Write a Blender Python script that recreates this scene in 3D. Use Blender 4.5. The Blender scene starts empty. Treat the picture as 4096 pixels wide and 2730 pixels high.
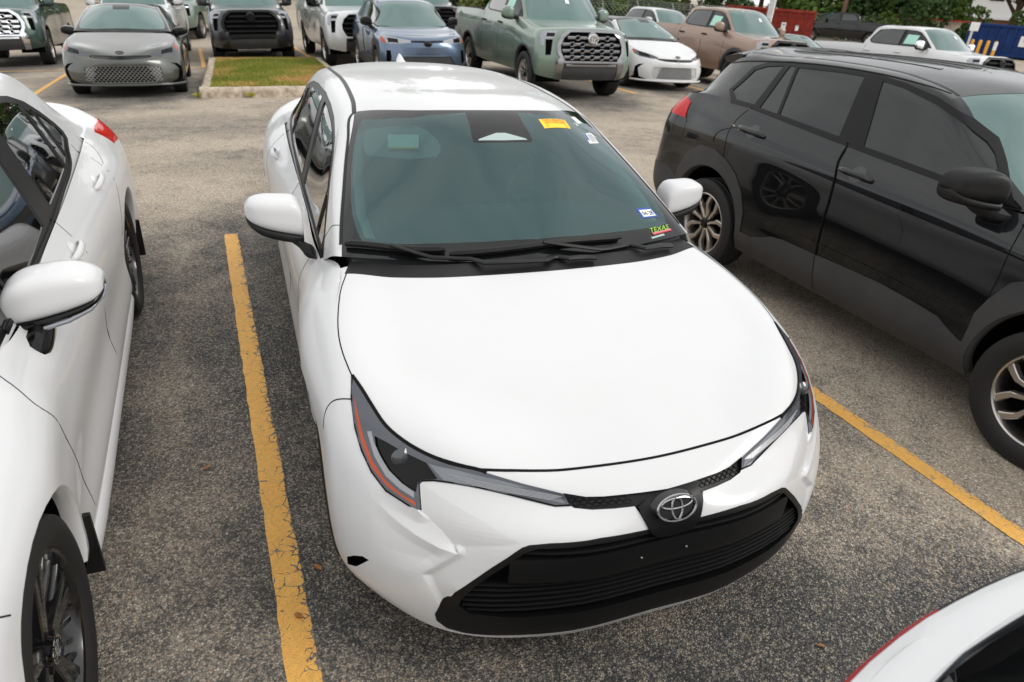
import bpy, bmesh, math, random
import numpy as np
from mathutils import Vector, Matrix
from mathutils.bvhtree import BVHTree
from mathutils.interpolate import poly_3d_calc
from mathutils.geometry import intersect_point_line
R = math.radians
S = bpy.context.scene
COL = S.collection
random.seed(7)
rng = np.random.default_rng(7)

# ---------------------------------------------------------------- camera
def view_axes(az, el, ro):
    f = Vector((math.sin(az)*math.cos(el), math.cos(az)*math.cos(el), math.sin(el)))
    r = Vector((math.cos(az), -math.sin(az), 0)); u = r.cross(f)
    c, s = math.cos(ro), math.sin(ro)
    return r*c+u*s, u*c-r*s, f
CAM = (-1.0113, -2.0554, 1.9245)
cd = bpy.data.cameras.new("camera"); cam = bpy.data.objects.new("camera", cd); COL.objects.link(cam)
_r, _u, _f = view_axes(0.38805, -0.48857, 0.071614)
cam.matrix_world = Matrix(((_r.x, _u.x, -_f.x, CAM[0]), (_r.y, _u.y, -_f.y, CAM[1]), (_r.z, _u.z, -_f.z, CAM[2]), (0, 0, 0, 1)))
cd.sensor_width = 36; cd.lens = 23.815; cd.clip_start = .05; cd.clip_end = 2000
cd.dof.use_dof = True; cd.dof.focus_distance = 2.6; cd.dof.aperture_fstop = 4.0
S.camera = cam

# ---------------------------------------------------------------- sky and sun
SUN_EL, SUN_AZ = R(36), R(126)
w = bpy.data.worlds.new("World"); S.world = w; w.use_nodes = True
nt = w.node_tree; nt.nodes.clear()
def N(t, typ, **kw):
    n = t.nodes.new(typ)
    for k_, v_ in kw.items():
        if k_ in n.inputs: n.inputs[k_].default_value = v_
        else: setattr(n, k_, v_)
    return n
def L(t, a, b): t.links.new(a, b)
def ramp(t, src, stops, interp='LINEAR'):
    n = N(t, 'ShaderNodeValToRGB'); cr = n.color_ramp; cr.interpolation = interp
    while len(cr.elements) < len(stops): cr.elements.new(.5)
    for e, (p, c) in zip(cr.elements, stops):
        e.position = p; e.color = (c[0], c[1], c[2], 1) if hasattr(c, '__len__') else (c, c, c, 1)
    L(t, src, n.inputs[0]); return n
def mixc(t, fac, a, b, mode='MIX'):
    n = N(t, 'ShaderNodeMix', data_type='RGBA', blend_type=mode)
    for i, v in ((0, fac), (6, a), (7, b)):
        if hasattr(v, 'is_linked') or hasattr(v, 'links'): L(t, v, n.inputs[i])
        else: n.inputs[i].default_value = v if i == 0 or len(v) == 4 else (*v, 1)
    return n.outputs[2]
sky = N(nt, 'ShaderNodeTexSky', sky_type='NISHITA', sun_disc=False, sun_elevation=SUN_EL, sun_rotation=SUN_AZ, dust_density=2.5)
tc = N(nt, 'ShaderNodeTexCoord')
mp = N(nt, 'ShaderNodeMapping'); mp.inputs['Scale'].default_value = (1.6, 1.6, 4.2)
L(nt, tc.outputs['Generated'], mp.inputs[0])
nz = N(nt, 'ShaderNodeTexNoise', Scale=1.35, Detail=7.0, Roughness=.56, Distortion=.35); L(nt, mp.outputs[0], nz.inputs['Vector'])
cl = ramp(nt, nz.outputs[0], [(.30, (7.0, 7.15, 7.35)), (.47, (8.3, 8.4, 8.45)), (.60, (9.6, 9.6, 9.55))])
cov = ramp(nt, nz.outputs[0], [(.30, .80), (.50, 1.0)])
bg = N(nt, 'ShaderNodeBackground', Strength=.11); ow = N(nt, 'ShaderNodeOutputWorld')
L(nt, mixc(nt, cov.outputs[0], sky.outputs[0], cl.outputs[0]), bg.inputs[0]); L(nt, bg.outputs[0], ow.inputs[0])
sd = bpy.data.lights.new("sun", 'SUN'); sd.energy = 1.15; sd.angle = R(24); sd.color = (1, .97, .92)
so = bpy.data.objects.new("sun", sd); COL.objects.link(so)
_d = Vector((math.sin(SUN_AZ)*math.cos(SUN_EL), math.cos(SUN_AZ)*math.cos(SUN_EL), math.sin(SUN_EL)))
so.rotation_euler = _d.to_track_quat('Z', 'Y').to_euler(); so.location = (0, 0, 30)
vs = S.view_settings
vs.view_transform = 'Standard'; vs.look = 'None'; vs.gamma = 1; vs.use_curve_mapping = False; vs.exposure = 0.38
S.cycles.use_denoising = True
S.cycles.max_bounces = 8; S.cycles.transparent_max_bounces = 12

# ---------------------------------------------------------------- materials
M = {}
def mat(name, col=(.5, .5, .5), rough=.5, metal=0., coat=0., spec=.5, **kw):
    m = bpy.data.materials.new(name); m.use_nodes = True; t = m.node_tree
    b = t.nodes['Principled BSDF']
    b.inputs['Base Color'].default_value = (*col, 1); b.inputs['Roughness'].default_value = rough
    b.inputs['Metallic'].default_value = metal; b.inputs['Coat Weight'].default_value = coat
    b.inputs['Coat Roughness'].default_value = .02; b.inputs['Specular IOR Level'].default_value = spec
    for k_, v_ in kw.items(): b.inputs[k_].default_value = v_
    M[name] = m; return m
def dusty(name, col, rough, metal=0., coat=0., amt=.25, scale=5., dust=(.32, .29, .25), bump=0., spec=.5):
    """paint / plastic with uneven dust film and roughness"""
    m = mat(name, col, rough, metal, coat, spec); t = m.node_tree; b = t.nodes['Principled BSDF']
    tc = N(t, 'ShaderNodeTexCoord')
    n1 = N(t, 'ShaderNodeTexNoise', Scale=scale, Detail=6., Roughness=.65); L(t, tc.outputs['Object'], n1.inputs['Vector'])
    n2 = N(t, 'ShaderNodeTexNoise', Scale=scale*38, Detail=2.); L(t, tc.outputs['Object'], n2.inputs['Vector'])
    f = ramp(t, n1.outputs[0], [(.42, 0), (.75, amt)]); g = ramp(t, n2.outputs[0], [(.5, .55), (.72, 1.)])
    mu = N(t, 'ShaderNodeMath', operation='MULTIPLY'); L(t, f.outputs[0], mu.inputs[0]); L(t, g.outputs[0], mu.inputs[1])
    L(t, mixc(t, mu.outputs[0], col, dust), b.inputs['Base Color'])
    rr = N(t, 'ShaderNodeMapRange'); rr.inputs[3].default_value = rough; rr.inputs[4].default_value = min(1, rough+.22*amt+.03)
    L(t, n1.outputs[0], rr.inputs[0]); L(t, rr.outputs[0], b.inputs['Roughness'])
    if bump:
        bp = N(t, 'ShaderNodeBump', Strength=bump, Distance=.001); L(t, n2.outputs[0], bp.inputs['Height']); L(t, bp.outputs[0], b.inputs['Normal'])
    return m
def flake(name, col, rough=.32, metal=.75, coat=1.):
    m = dusty(name, col, rough, metal, coat, .08); return m
dusty('white_paint', (.62, .62, .625), .30, 0, .45, .06, spec=.25)
dusty('black_paint', (.0035, .004, .005), .25, 0, 1., .012, 5., spec=.05)
dusty('plastic_black', (.008, .008, .0085), .42, 0, 0, .06, 8., bump=.15, spec=.25)
dusty('cladding', (.044, .044, .046), .5, 0, 0, .10, 4., bump=.2, spec=.3)
mat('gloss_black', (.004, .004, .0045), .12, 0, .45, spec=.1)
dusty('dusty_black', (.014, .0145, .016), .30, 0, .5, .20, 4.)
mat('satin_black', (.006, .006, .0065), .34, spec=.22)
mat('void_black', (.003, .003, .003), .9, spec=.05)
mat('seam', (.008, .008, .008), .8, spec=.1)
mat('rubber', (.010, .010, .010), .66)
mat('chrome', (.82, .83, .85), .08, 1.)
mat('dark_chrome', (.30, .30, .31), .14, 1.)
mat('badge_chrome', (.42, .42, .43), .10, 1.)
mat('brushed', (.55, .52, .49), .30, 1.)
mat('wheel_black', (.009, .009, .0095), .24, .2, .6)
mat('red_lens', (.52, .008, .010), .12, 0, .35, spec=.2)
mat('amber_lens', (.42, .060, .012), .14, 0, .5, spec=.2)
mat('lamp_clear', (.30, .31, .34), .14, .4, .6)
mat('lamp_grey', (.075, .08, .095), .16, .3, .6, spec=.3)
mat('lamp_dark', (.004, .004, .0045), .14, 0, .22, spec=.1)
mat('lamp_led', (.26, .265, .28), .2, .2, .5)
mat('frit', (.006, .0063, .0068), .10, 0, .5, spec=.2)
mat('side_glass', (.004, .0045, .005), .015, 0, 1.)
mat('tint_glass', (.010, .0125, .0125), .03, 0, .4, spec=.35)
mat('pale_glass', (.060, .125, .115), .03, 0, .8)
mat('paper', (.80, .80, .76), .7)
mat('paper_green', (.40, .70, .58), .45)
mat('interior', (.035, .037, .040), .75)
mat('interior_grey', (.30, .31, .31), .8)
def paint(name, col, rough=.3, metal=.6): dusty(name, col, rough, metal, 1., .10)
paint('silver_grey', (.075, .08, .072), .30, .6)
paint('lunar_green', (.155, .215, .172), .34, .4)
paint('army_green', (.042, .078, .066), .33, .55)
paint('blue_grey', (.09, .135, .21), .33, .65)
paint('magnetic', (.022, .024, .030), .30, .5)
paint('dark_grey', (.06, .065, .07), .3, .5)
paint('bronze_tan', (.27, .175, .125), .36, .45)
# windscreen you can see through, tinted green
m = bpy.data.materials.new('windscreen'); m.use_nodes = True; M['windscreen'] = m; t = m.node_tree; t.nodes.clear()
o_ = N(t, 'ShaderNodeOutputMaterial'); tr = N(t, 'ShaderNodeBsdfTransparent'); tr.inputs[0].default_value = (.42, .66, .63, 1)
gl = N(t, 'ShaderNodeBsdfGlossy', Roughness=.02); gl.inputs[0].default_value = (.92, .98, 1, 1)
df = N(t, 'ShaderNodeBsdfDiffuse'); df.inputs[0].default_value = (.075, .225, .23, 1)
fr = N(t, 'ShaderNodeFresnel', IOR=1.62); m1 = N(t, 'ShaderNodeMixShader'); m2 = N(t, 'ShaderNodeMixShader'); m2.inputs[0].default_value = .17
L(t, tr.outputs[0], m2.inputs[1]); L(t, df.outputs[0], m2.inputs[2])
L(t, fr.outputs[0], m1.inputs[0]); L(t, m2.outputs[0], m1.inputs[1]); L(t, gl.outputs[0], m1.inputs[2]); L(t, m1.outputs[0], o_.inputs[0])

# ---------------------------------------------------------------- the lot: level in front, falling gently away behind
def GZ(x, y):
    r = lambda t, w_: 0. if t < -w_ else t if t > w_ else (t+w_)**2/(4*w_)
    s_ = .013+r(.030-.0035*max(-8., min(40., x))-.013, .006)+.0042*r(max(-9., min(18., x))-9., 2.)
    q = max(0., min(1., (x-22)/14)); z = -s_*(r(y-4.5, 2.)-r(y-25., 3.))
    return z*(1-.5*q*q*(3-2*q))
def settle(o):
    """stand a thing on the sloping ground"""
    x, y, _ = o.location; rz = o.rotation_euler[2]; gx = (GZ(x+.5, y)-GZ(x-.5, y)); gy = (GZ(x, y+1.8)-GZ(x, y-.6))/2.4
    c, s_ = math.cos(rz), math.sin(rz); lx, ly = gx*c+gy*s_, -gx*s_+gy*c
    o.location = (x, y, GZ(x, y)); o.rotation_euler = (math.atan(ly), -math.atan(lx), rz); return o
# ---------------------------------------------------------------- object helpers
def link(name, me, parent=None, m=None):
    o = bpy.data.objects.new(name, me); COL.objects.link(o)
    if m is not None:
        me.materials.clear(); me.materials.append(M[m] if isinstance(m, str) else m)
    if parent is not None: o.parent = parent
    return o
def tag(o, label=None, cat=None, group=None, kind=None):
    if label: o['label'] = label
    if cat: o['category'] = cat
    if group: o['group'] = group
    if kind: o['kind'] = kind
    return o
def thing(name, label, cat, loc=(0, 0, 0), rz=0., group=None):
    o = bpy.data.objects.new(name, None); COL.objects.link(o); o.location = loc; o.rotation_euler = (0, 0, rz)
    o.empty_display_size = .2
    if loc[1] > 4 or loc[0] > 20: settle(o)
    return tag(o, label, cat, group)
def mesh(name, V, F, smooth=True):
    me = bpy.data.meshes.new(name); me.from_pydata([tuple(map(float, v)) for v in V], [], [tuple(f) for f in F])
    if smooth: me.polygons.foreach_set('use_smooth', [True]*len(me.polygons))
    me.update(); return me
def part(name, V, F, m, parent, smooth=True, auto=None):
    me = mesh(name, V, F, smooth)
    if auto is not None: me.set_sharp_from_angle(angle=R(auto))
    return link(name, me, parent, m)
class MB:
    """collects primitive shapes into one mesh"""
    def __init__(s): s.V = []; s.F = []
    def add(s, V, F):
        o = len(s.V); s.V += [tuple(map(float, v)) for v in V]; s.F += [tuple(i+o for i in f) for f in F]; return s
    def box(s, c, d, rz=0., bev=0.):
        x, y, z = [v/2 for v in d]; b = min(bev, x*.9, y*.9, z*.9)
        ca, sa = math.cos(rz), math.sin(rz)
        if b <= 0:
            P = [(i*x, j*y, k*z) for k in (-1, 1) for j in (-1, 1) for i in (-1, 1)]
            F = [(0, 2, 3, 1), (4, 5, 7, 6), (0, 1, 5, 4), (2, 6, 7, 3), (0, 4, 6, 2), (1, 3, 7, 5)]
        else:
            P = []; 
            for (xx, yy, zz) in ((x-b, y-b, -z), (x, y, -z+b), (x, y, z-b), (x-b, y-b, z)):
                P += [(-xx, -yy, zz), (xx, -yy, zz), (xx, yy, zz), (-xx, yy, zz)]
            F = [(3, 2, 1, 0), (12, 13, 14, 15)]
            for l in range(3):
                for i in range(4):
                    j = (i+1) % 4; F.append((l*4+i, l*4+j, l*4+4+j, l*4+4+i))
        return s.add([(c[0]+p[0]*ca-p[1]*sa, c[1]+p[0]*sa+p[1]*ca, c[2]+p[2]) for p in P], F)
    def tube(s, pts, r, n=8, cap=True, flat=1.):
        pts = [Vector(p) for p in pts]; rs = r if hasattr(r, '__len__') else [r]*len(pts)
        V = []; up = None
        for i, p in enumerate(pts):
            d = (pts[min(i+1, len(pts)-1)]-pts[max(i-1, 0)]).normalized()
            if up is None: up = Vector((0, 0, 1)) if abs(d.z) < .9 else Vector((0, 1, 0))
            a = d.cross(up).normalized(); up = a.cross(d).normalized()
            for k in range(n):
                q = 2*math.pi*k/n; V.append(p+a*(math.cos(q)*rs[i])+up*(math.sin(q)*rs[i]*flat))
        F = [(i*n+k, i*n+(k+1) % n, i*n+n+(k+1) % n, i*n+n+k) for i in range(len(pts)-1) for k in range(n)]
        if cap: F += [tuple(range(n-1, -1, -1)), tuple(range((len(pts)-1)*n, len(pts)*n))]
        return s.add(V, F)
    def lathe(s, prof, n=32, ax='x', c=(0, 0, 0), closed=False):
        V = []
        for a, rr in prof:
            for k in range(n):
                q = 2*math.pi*k/n
                p = (a, rr*math.cos(q), rr*math.sin(q)) if ax == 'x' else ((rr*math.cos(q), rr*math.sin(q), a) if ax == 'z' else (rr*math.cos(q), a, rr*math.sin(q)))
                V.append((p[0]+c[0], p[1]+c[1], p[2]+c[2]))
        m_ = len(prof); F = [(i*n+k, i*n+(k+1) % n, ((i+1) % m_)*n+(k+1) % n, ((i+1) % m_)*n+k) for i in range(m_ if closed else m_-1) for k in range(n)]
        return s.add(V, F)
    def build(s, name, m, parent=None, smooth=True, auto=35):
        return part(name, s.V, s.F, m, parent, smooth, auto)
def loft(secs, k=3, closed=True, cap=True):
    """sections of equal point count -> smooth surface"""
    A = np.array(secs, float); n0 = A.shape[1]
    if closed:
        A = np.concatenate([A[:, -1:], A, A[:, :2]], 1); B = np.swapaxes(herm(np.swapaxes(A, 0, 1), k)[k:k+n0*k], 0, 1)
    else: B = np.swapaxes(herm(np.swapaxes(A, 0, 1), k), 0, 1)
    B = herm(B, k); r_, c_ = B.shape[:2]
    V = B.reshape(-1, 3).tolist()
    F = [(i*c_+j, i*c_+(j+1) % c_, (i+1)*c_+(j+1) % c_, (i+1)*c_+j) for i in range(r_-1) for j in range(c_ if closed else c_-1)]
    if cap and closed: F += [tuple(range(c_-1, -1, -1)), tuple(range((r_-1)*c_, r_*c_))]
    return V, F
def herm(P, k, gl=None, gh=None):
    """interpolating Hermite spline along axis 0, k samples per interval"""
    P = np.asarray(P, float); n = len(P)
    A = [P[i] for i in range(n)]
    if gl is not None: A = [np.asarray(gl, float)]+A
    if gh is not None: A = A+[np.asarray(gh, float)]
    A = np.array(A); d = np.linalg.norm(np.diff(A, axis=0), axis=-1, keepdims=True); d = np.maximum(d, 1e-4)**.75
    sl = np.diff(A, axis=0)/d
    m_ = np.zeros_like(A)
    m_[1:-1] = (sl[:-1]*d[1:]+sl[1:]*d[:-1])/(d[:-1]+d[1:])
    if len(A) > 2:
        m_[0] = 1.5*sl[0]-.5*m_[1]; m_[-1] = 1.5*sl[-1]-.5*m_[-2]
    else: m_[:] = sl[0]
    o = 1 if gl is not None else 0
    out = []
    for i in range(n-1):
        a, b, dd = A[i+o], A[i+o+1], d[i+o]; ma, mb = m_[i+o]*dd, m_[i+o+1]*dd
        for s_ in range(k):
            t_ = s_/k; t2, t3 = t_*t_, t_**3
            out.append((2*t3-3*t2+1)*a+(t3-2*t2+t_)*ma+(-2*t3+3*t2)*b+(t3-t2)*mb)
    out.append(A[n-1+o]); return np.array(out)
def spl(pts, n=8): return herm(np.array(pts, float), n)

# ---------------------------------------------------------------- car shell builder
def in_poly(pt, poly):
    x, y = pt; c = False; j = len(poly)-1
    for i in range(len(poly)):
        xi, yi = poly[i]; xj, yj = poly[j]
        if (yi > y) != (yj > y) and x < (xj-xi)*(y-yi)/(yj-yi)+xi: c = not c
        j = i
    return c
MIR = np.array([-1., 1, 1])
class Car:
    def __init__(s, root, k=6):
        s.root = root; s.k = k; s.bm = bmesh.new(); s.lay = s.bm.faces.layers.int.new('reg')
        s.gi = s.bm.faces.layers.int.new('gi'); s.ri = s.bm.faces.layers.int.new('ri'); s.ci = s.bm.faces.layers.int.new('ci')
        s.regs = {0: ('body', 0)}; s.ng = 0
    def grid(s, G, kr, kc):
        G = np.asarray(G); nr, nc = G.shape[:2]; s.ng += 1; fs = []
        for sd in (1, -1):
            vs_ = [[s.bm.verts.new(Vector(G[i, j]*(MIR if sd < 0 else 1))) for j in range(nc)] for i in range(nr)]
            for i in range(nr-1):
                for j in range(nc-1):
                    q = [vs_[i][j], vs_[i+1][j], vs_[i+1][j+1], vs_[i][j+1]]
                    if sd < 0: q.reverse()
                    try: f = s.bm.faces.new(q)
                    except ValueError: continue
                    f.smooth = True; f[s.gi] = s.ng; f[s.ri] = i//kr; f[s.ci] = j//kc; fs.append(f)
        c = Vector((0, 1.3, .75)); tot = 0.
        for f in fs:
            f.normal_update(); tot += f.normal.dot(f.calc_center_median()-c)*f.calc_area()
        if tot < 0:
            for f in fs: f.normal_flip()
        return s.ng
    def freeze(s):
        bmesh.ops.remove_doubles(s.bm, verts=s.bm.verts[:], dist=1e-4)
        dead = [f for f in s.bm.faces if f.calc_area() < 1e-9]
        if dead: bmesh.ops.delete(s.bm, geom=dead, context='FACES')
        s.bm.normal_update(); s.bm.faces.ensure_lookup_table(); s.bm.verts.ensure_lookup_table()
        s.ref = BVHTree.FromBMesh(s.bm)
        s.rp = [([v.co.copy() for v in f.verts], [v.normal.copy() for v in f.verts]) for f in s.bm.faces]
    def nrm(s, p):
        loc, n, i, d = s.ref.find_nearest(p)
        co, no = s.rp[i]; w_ = poly_3d_calc(co, loc); r_ = Vector((0, 0, 0))
        for a, b in zip(w_, no): r_ += b*a
        return r_.normalized() if r_.length > 1e-6 else n
    def proj(s, p, d):
        p = Vector(p); d = Vector(d).normalized()
        loc, n, i, _ = s.ref.ray_cast(p+d*.7, -d, 1.6)
        if loc is None: loc, n, i, _ = s.ref.find_nearest(p)
        return loc, s.nrm(loc)
    def rid(s, name, sd):
        i = max(s.regs)+1; s.regs[i] = (name, sd); return i
    def by_grid(s, name, g, rows, cols):
        i = s.rid(name, 0)
        for f in s.bm.faces:
            if f[s.gi] == g and rows[0] <= f[s.ri] < rows[1] and cols[0] <= f[s.ci] < cols[1]: f[s.lay] = i
        return i
    def cut(s, name, pts, d, sides=(1, -1), only=None, fit=0, mind=.04):
        if fit: pts = spl(list(pts)+[pts[0]], fit)[:-1]
        out = []
        for sd in sides:
            P = [Vector((sd*p[0], p[1], p[2])) for p in pts]; dv = Vector((sd*d[0], d[1], d[2])).normalized()
            a = dv.orthogonal().normalized(); b = dv.cross(a)
            poly = [(p.dot(a), p.dot(b)) for p in P]
            x0, x1 = min(q[0] for q in poly), max(q[0] for q in poly); y0, y1 = min(q[1] for q in poly), max(q[1] for q in poly)
            allow = None if only is None else {i for i, (n_, z_) in s.regs.items() if n_ in only}
            def bb(f):
                us = [v.co.dot(a) for v in f.verts]; ws = [v.co.dot(b) for v in f.verts]
                return min(us), max(us), min(ws), max(ws)
            sgn = lambda f: abs(dv.x) < .5 or f.calc_center_median().x*sd > -1e-3
            cand = set()
            for f in s.bm.faces:
                if f.normal.dot(dv) < mind or not sgn(f) or (allow is not None and f[s.lay] not in allow): continue
                q = bb(f)
                if q[1] >= x0 and q[0] <= x1 and q[3] >= y0 and q[2] <= y1: cand.add(f)
            n_ = len(poly)
            for i in range(n_):
                p, q = poly[i], poly[(i+1) % n_]
                if math.hypot(p[0]-q[0], p[1]-q[1]) < 1e-5: continue
                u0, u1 = min(p[0], q[0])-1e-4, max(p[0], q[0])+1e-4; w0, w1 = min(p[1], q[1])-1e-4, max(p[1], q[1])+1e-4
                sel = [f for f in cand if (lambda z: z[1] >= u0 and z[0] <= u1 and z[3] >= w0 and z[2] <= w1)(bb(f))]
                if not sel: continue
                ge = set(sel)
                for f in sel: ge.update(f.edges); ge.update(f.verts)
                r_ = bmesh.ops.bisect_plane(s.bm, geom=list(ge), dist=1e-6, plane_co=P[i], plane_no=dv.cross(P[(i+1) % n_]-P[i]).normalized())
                cand = {f for f in cand if f.is_valid}
                cand.update(f for f in r_['geom'] if isinstance(f, bmesh.types.BMFace) and f.is_valid)
            rid = s.rid(name, sd if len(sides) > 1 else 0)
            for f in cand:
                c = f.calc_center_median()
                if in_poly((c.dot(a), c.dot(b)), poly): f[s.lay] = rid
            out.append(rid)
        return out
    def arch(s, y, z, r, sides=(1, -1), m='void_black', lip='white_paint', sq=1., xin=.30, x0=.95, th=.028):
        """wheel opening: cut, turned-in lip, dark liner"""
        n = 40; pts = [(x0, y+r*math.cos(2*math.pi*i/n), z+r*sq*math.sin(2*math.pi*i/n)) for i in range(n)]
        s.cut('void', pts, (1, 0, 0), sides)
        for sd in sides:
            V = []; F = []; W = []; na = 37
            for i in range(na):
                q = R(-14)+R(208)*i/(na-1)
                p = Vector((sd*x0, y+r*math.cos(q), z+r*sq*math.sin(q)))
                loc, _ = s.proj(p, (sd, 0, 0))
                loc = Vector((loc.x, p.y, p.z)) if abs(loc.x) > .5 else Vector((sd*(x0-.1), p.y, p.z))
                cdir = Vector((0, y-p.y, z-p.z)).normalized()
                V += [loc, loc+cdir*.012+Vector((-sd*.012, 0, 0)), loc+cdir*.010+Vector((-sd*th*1.6, 0, 0))]
                W += [loc+cdir*.009+Vector((-sd*th, 0, 0)), Vector((sd*xin, p.y, p.z))]
            for i in range(na-1):
                F += [(i*3, i*3+1, i*3+4, i*3+3), (i*3+1, i*3+2, i*3+5, i*3+4)]
            part('arch_lip', V, F, lip, s.root)
            part('wheel_well', W, [(2*i, 2*i+1, 2*i+3, 2*i+2) for i in range(na-1)], m, s.root)
    def ribbon(s, pts, d, wd=.005, h=.0009, sides=(1, -1), fit=6, name='seam', m='seam', joined=None, side_in=True):
        if joined is None and len(sides) > 1:
            return [s.ribbon(pts, d, wd, h, (q,), fit, name, m) for q in sides]
        mb = MB() if joined is None else joined
        P0 = spl(pts, fit) if fit > 1 and len(pts) > 2 else np.array(pts, float)
        for sd in sides:
            Q = [s.proj((sd*p[0], p[1], p[2]), (sd*d[0], d[1], d[2])) for p in P0]
            V = []
            for i, (p, n) in enumerate(Q):
                t_ = (Q[min(i+1, len(Q)-1)][0]-Q[max(i-1, 0)][0]).normalized(); e = t_.cross(n).normalized()*(wd/2)
                V += [p-e-n*.002, p-e+n*h, p+e+n*h, p+e-n*.002]
            F = []
            for i in range(len(Q)-1):
                for j in range(3): F.append((i*4+j, i*4+j+1, i*4+5+j, i*4+4+j))
            F += [(0, 1, 2, 3), tuple(len(V)-4+j for j in (3, 2, 1, 0))]
            mb.add(V, F)
        if joined is None: return mb.build(name, m, s.root, True, 30)
    def finish(s, table, drop=('void',)):
        """table: region name -> (part name, material, offset, parent region name or None)"""
        objs = {}; by = {}
        for f in s.bm.faces: by.setdefault(f[s.lay], []).append(f)
        order = sorted(by, key=lambda i: (0 if s.regs[i][0] == 'body' else 1 if table.get(s.regs[i][0], (0, 0, 0, None))[3] is None else 2, i))
        merged = {}
        for i in order:
            nm, sd = s.regs[i]
            if nm in drop: continue
            merged.setdefault((nm, sd), []).extend(by[i])
        for (nm, sd), fs in merged.items():
            pn, m_, off, par = table[nm]
            idx = {}; V = []; F = []; NO = []
            for f in fs:
                t_ = []
                for v in f.verts:
                    if v not in idx: idx[v] = len(V); V.append(v.co.copy()); NO.append(s.nrm(v.co))
                    t_.append(idx[v])
                F.append(t_)
            flat = []
            if abs(off) > 1e-6:
                ec = {}
                for f in F:
                    for a, b in zip(f, f[1:]+f[:1]): ec[(a, b)] = ec.get((a, b), 0)+1
                bd = [e for e in ec if (e[1], e[0]) not in ec]
                n0 = len(V); VV = [v+NO[i_]*off for i_, v in enumerate(V)]; W = []; 
                for a, b in bd: q = len(VV)+len(W); W += [V[a], V[b], VV[b], VV[a]]; flat.append((q, q+1, q+2, q+3))
                V = VV+W
            me = mesh(pn, V, F+flat)
            ln = []
            for f in F: ln += [NO[i_] for i_ in f]
            for f in flat:
                n_ = (Vector(V[f[1]])-Vector(V[f[0]])).cross(Vector(V[f[2]])-Vector(V[f[0]]))
                n_ = n_.normalized() if n_.length > 1e-12 else Vector((0, 0, 1)); ln += [n_]*4
            me.normals_split_custom_set([tuple(n_) for n_ in ln])
            pa = s.root if par is None else objs.get((par, sd)) or objs.get((par, 0)) or objs.get((par, 1)) or s.root
            objs[(nm, sd)] = link(pn, me, pa, m_)
        s.bm.free(); return objs

def shell(car, sp):
    """body from control tables: F front cols c0..c3 per rail (low to high), S stations per rail, B rear cols, plus greenhouse rows"""
    k = car.k; F, St, B = np.array(sp['F'], float), np.array(sp['S'], float), np.array(sp['B'], float)   # [rail][col][3]
    nv = len(F); C = np.concatenate([F, St, B], 1)                      # rail, col, 3
    nf, ns, nb = F.shape[1], St.shape[1], B.shape[1]
    J = sp['J']; K = sp.get('K')
    def patch(edge, edge4, st, st4, nxt, fr, cr, dy):
        # edge: front pts c0..c3 of top rail; st: side pts from corner inward; returns control rows
        rows = [np.array(edge)]
        for j in range(len(st)):
            xo, yo, zo = st[j]; r_ = [(xo*q, yo+dy[j]*(1-q*q), zo+cr[j]*(1-q**2.4)) for q in fr]+[st[j]]
            rows.append(np.array(r_))
        G = np.array(rows)
        g4 = np.array(edge4)
        hi = np.array([nxt]+[]) if False else None
        colg = np.array([G[0, -1]*0+st[0]]+[st4[j] for j in range(len(st))])
        D = []
        for j in range(len(G)):
            D.append(herm(G[j], k, gl=G[j, 1]*MIR, gh=colg[j]))
        D = np.array(D); lo = herm(np.concatenate([g4[:-1], [edge[-2]]]), k, gl=g4[1]*MIR)
        return G, herm(D, k, gl=lo, gh=D[-1]*2-D[-2] if nxt is None else None)
    fr = sp['fr']
    st = St[-1][:J]; st4 = St[-2][:J]
    G, H = patch(F[-1], F[-2], st, st4, None, fr, sp['cr'], sp['dy'])
    hood = car.grid(H, k, k); ghost = np.zeros((C.shape[1], 3))
    for c in range(nf-1): ghost[c] = G[1, c]
    ghost[nf-1] = G[1, -2]
    for j in range(ns):
        ghost[nf+j] = G[1+j, -2] if j < J else C[-1, nf+j]*2-C[-2, nf+j]
    if K is not None:
        st = St[-1][::-1][:K]; st4 = St[-2][::-1][:K]
        G2, H2 = patch(B[-1][::-1], B[-2][::-1], st, st4, None, fr, sp['crB'], sp['dyB'])
        car.grid(H2, k, k)
        for c in range(nb-1): ghost[nf+ns+nb-1-c] = G2[1, c]
        ghost[nf+ns] = G2[1, -2]
        for j in range(K): ghost[nf+ns-1-j] = G2[1+j, -2]
    else:
        for c in range(nb): ghost[nf+ns+c] = C[-1, nf+ns+c]*2-C[-2, nf+ns+c]
    D = np.array([herm(C[:, c], k, gh=ghost[c]) for c in range(C.shape[1])])       # col, v, 3
    D = herm(D, k, gl=D[1]*MIR, gh=D[-2]*MIR)
    low = car.grid(D, k, k)
    gh = None
    if sp.get('G') is not None:
        Gg = np.array(sp['G'], float)
        Dg = np.array([herm(r_, k, gl=r_[1]*MIR) for r_ in Gg]); Dg = herm(Dg, k); gh = car.grid(Dg, k, k)
    return hood, low, gh

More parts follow.
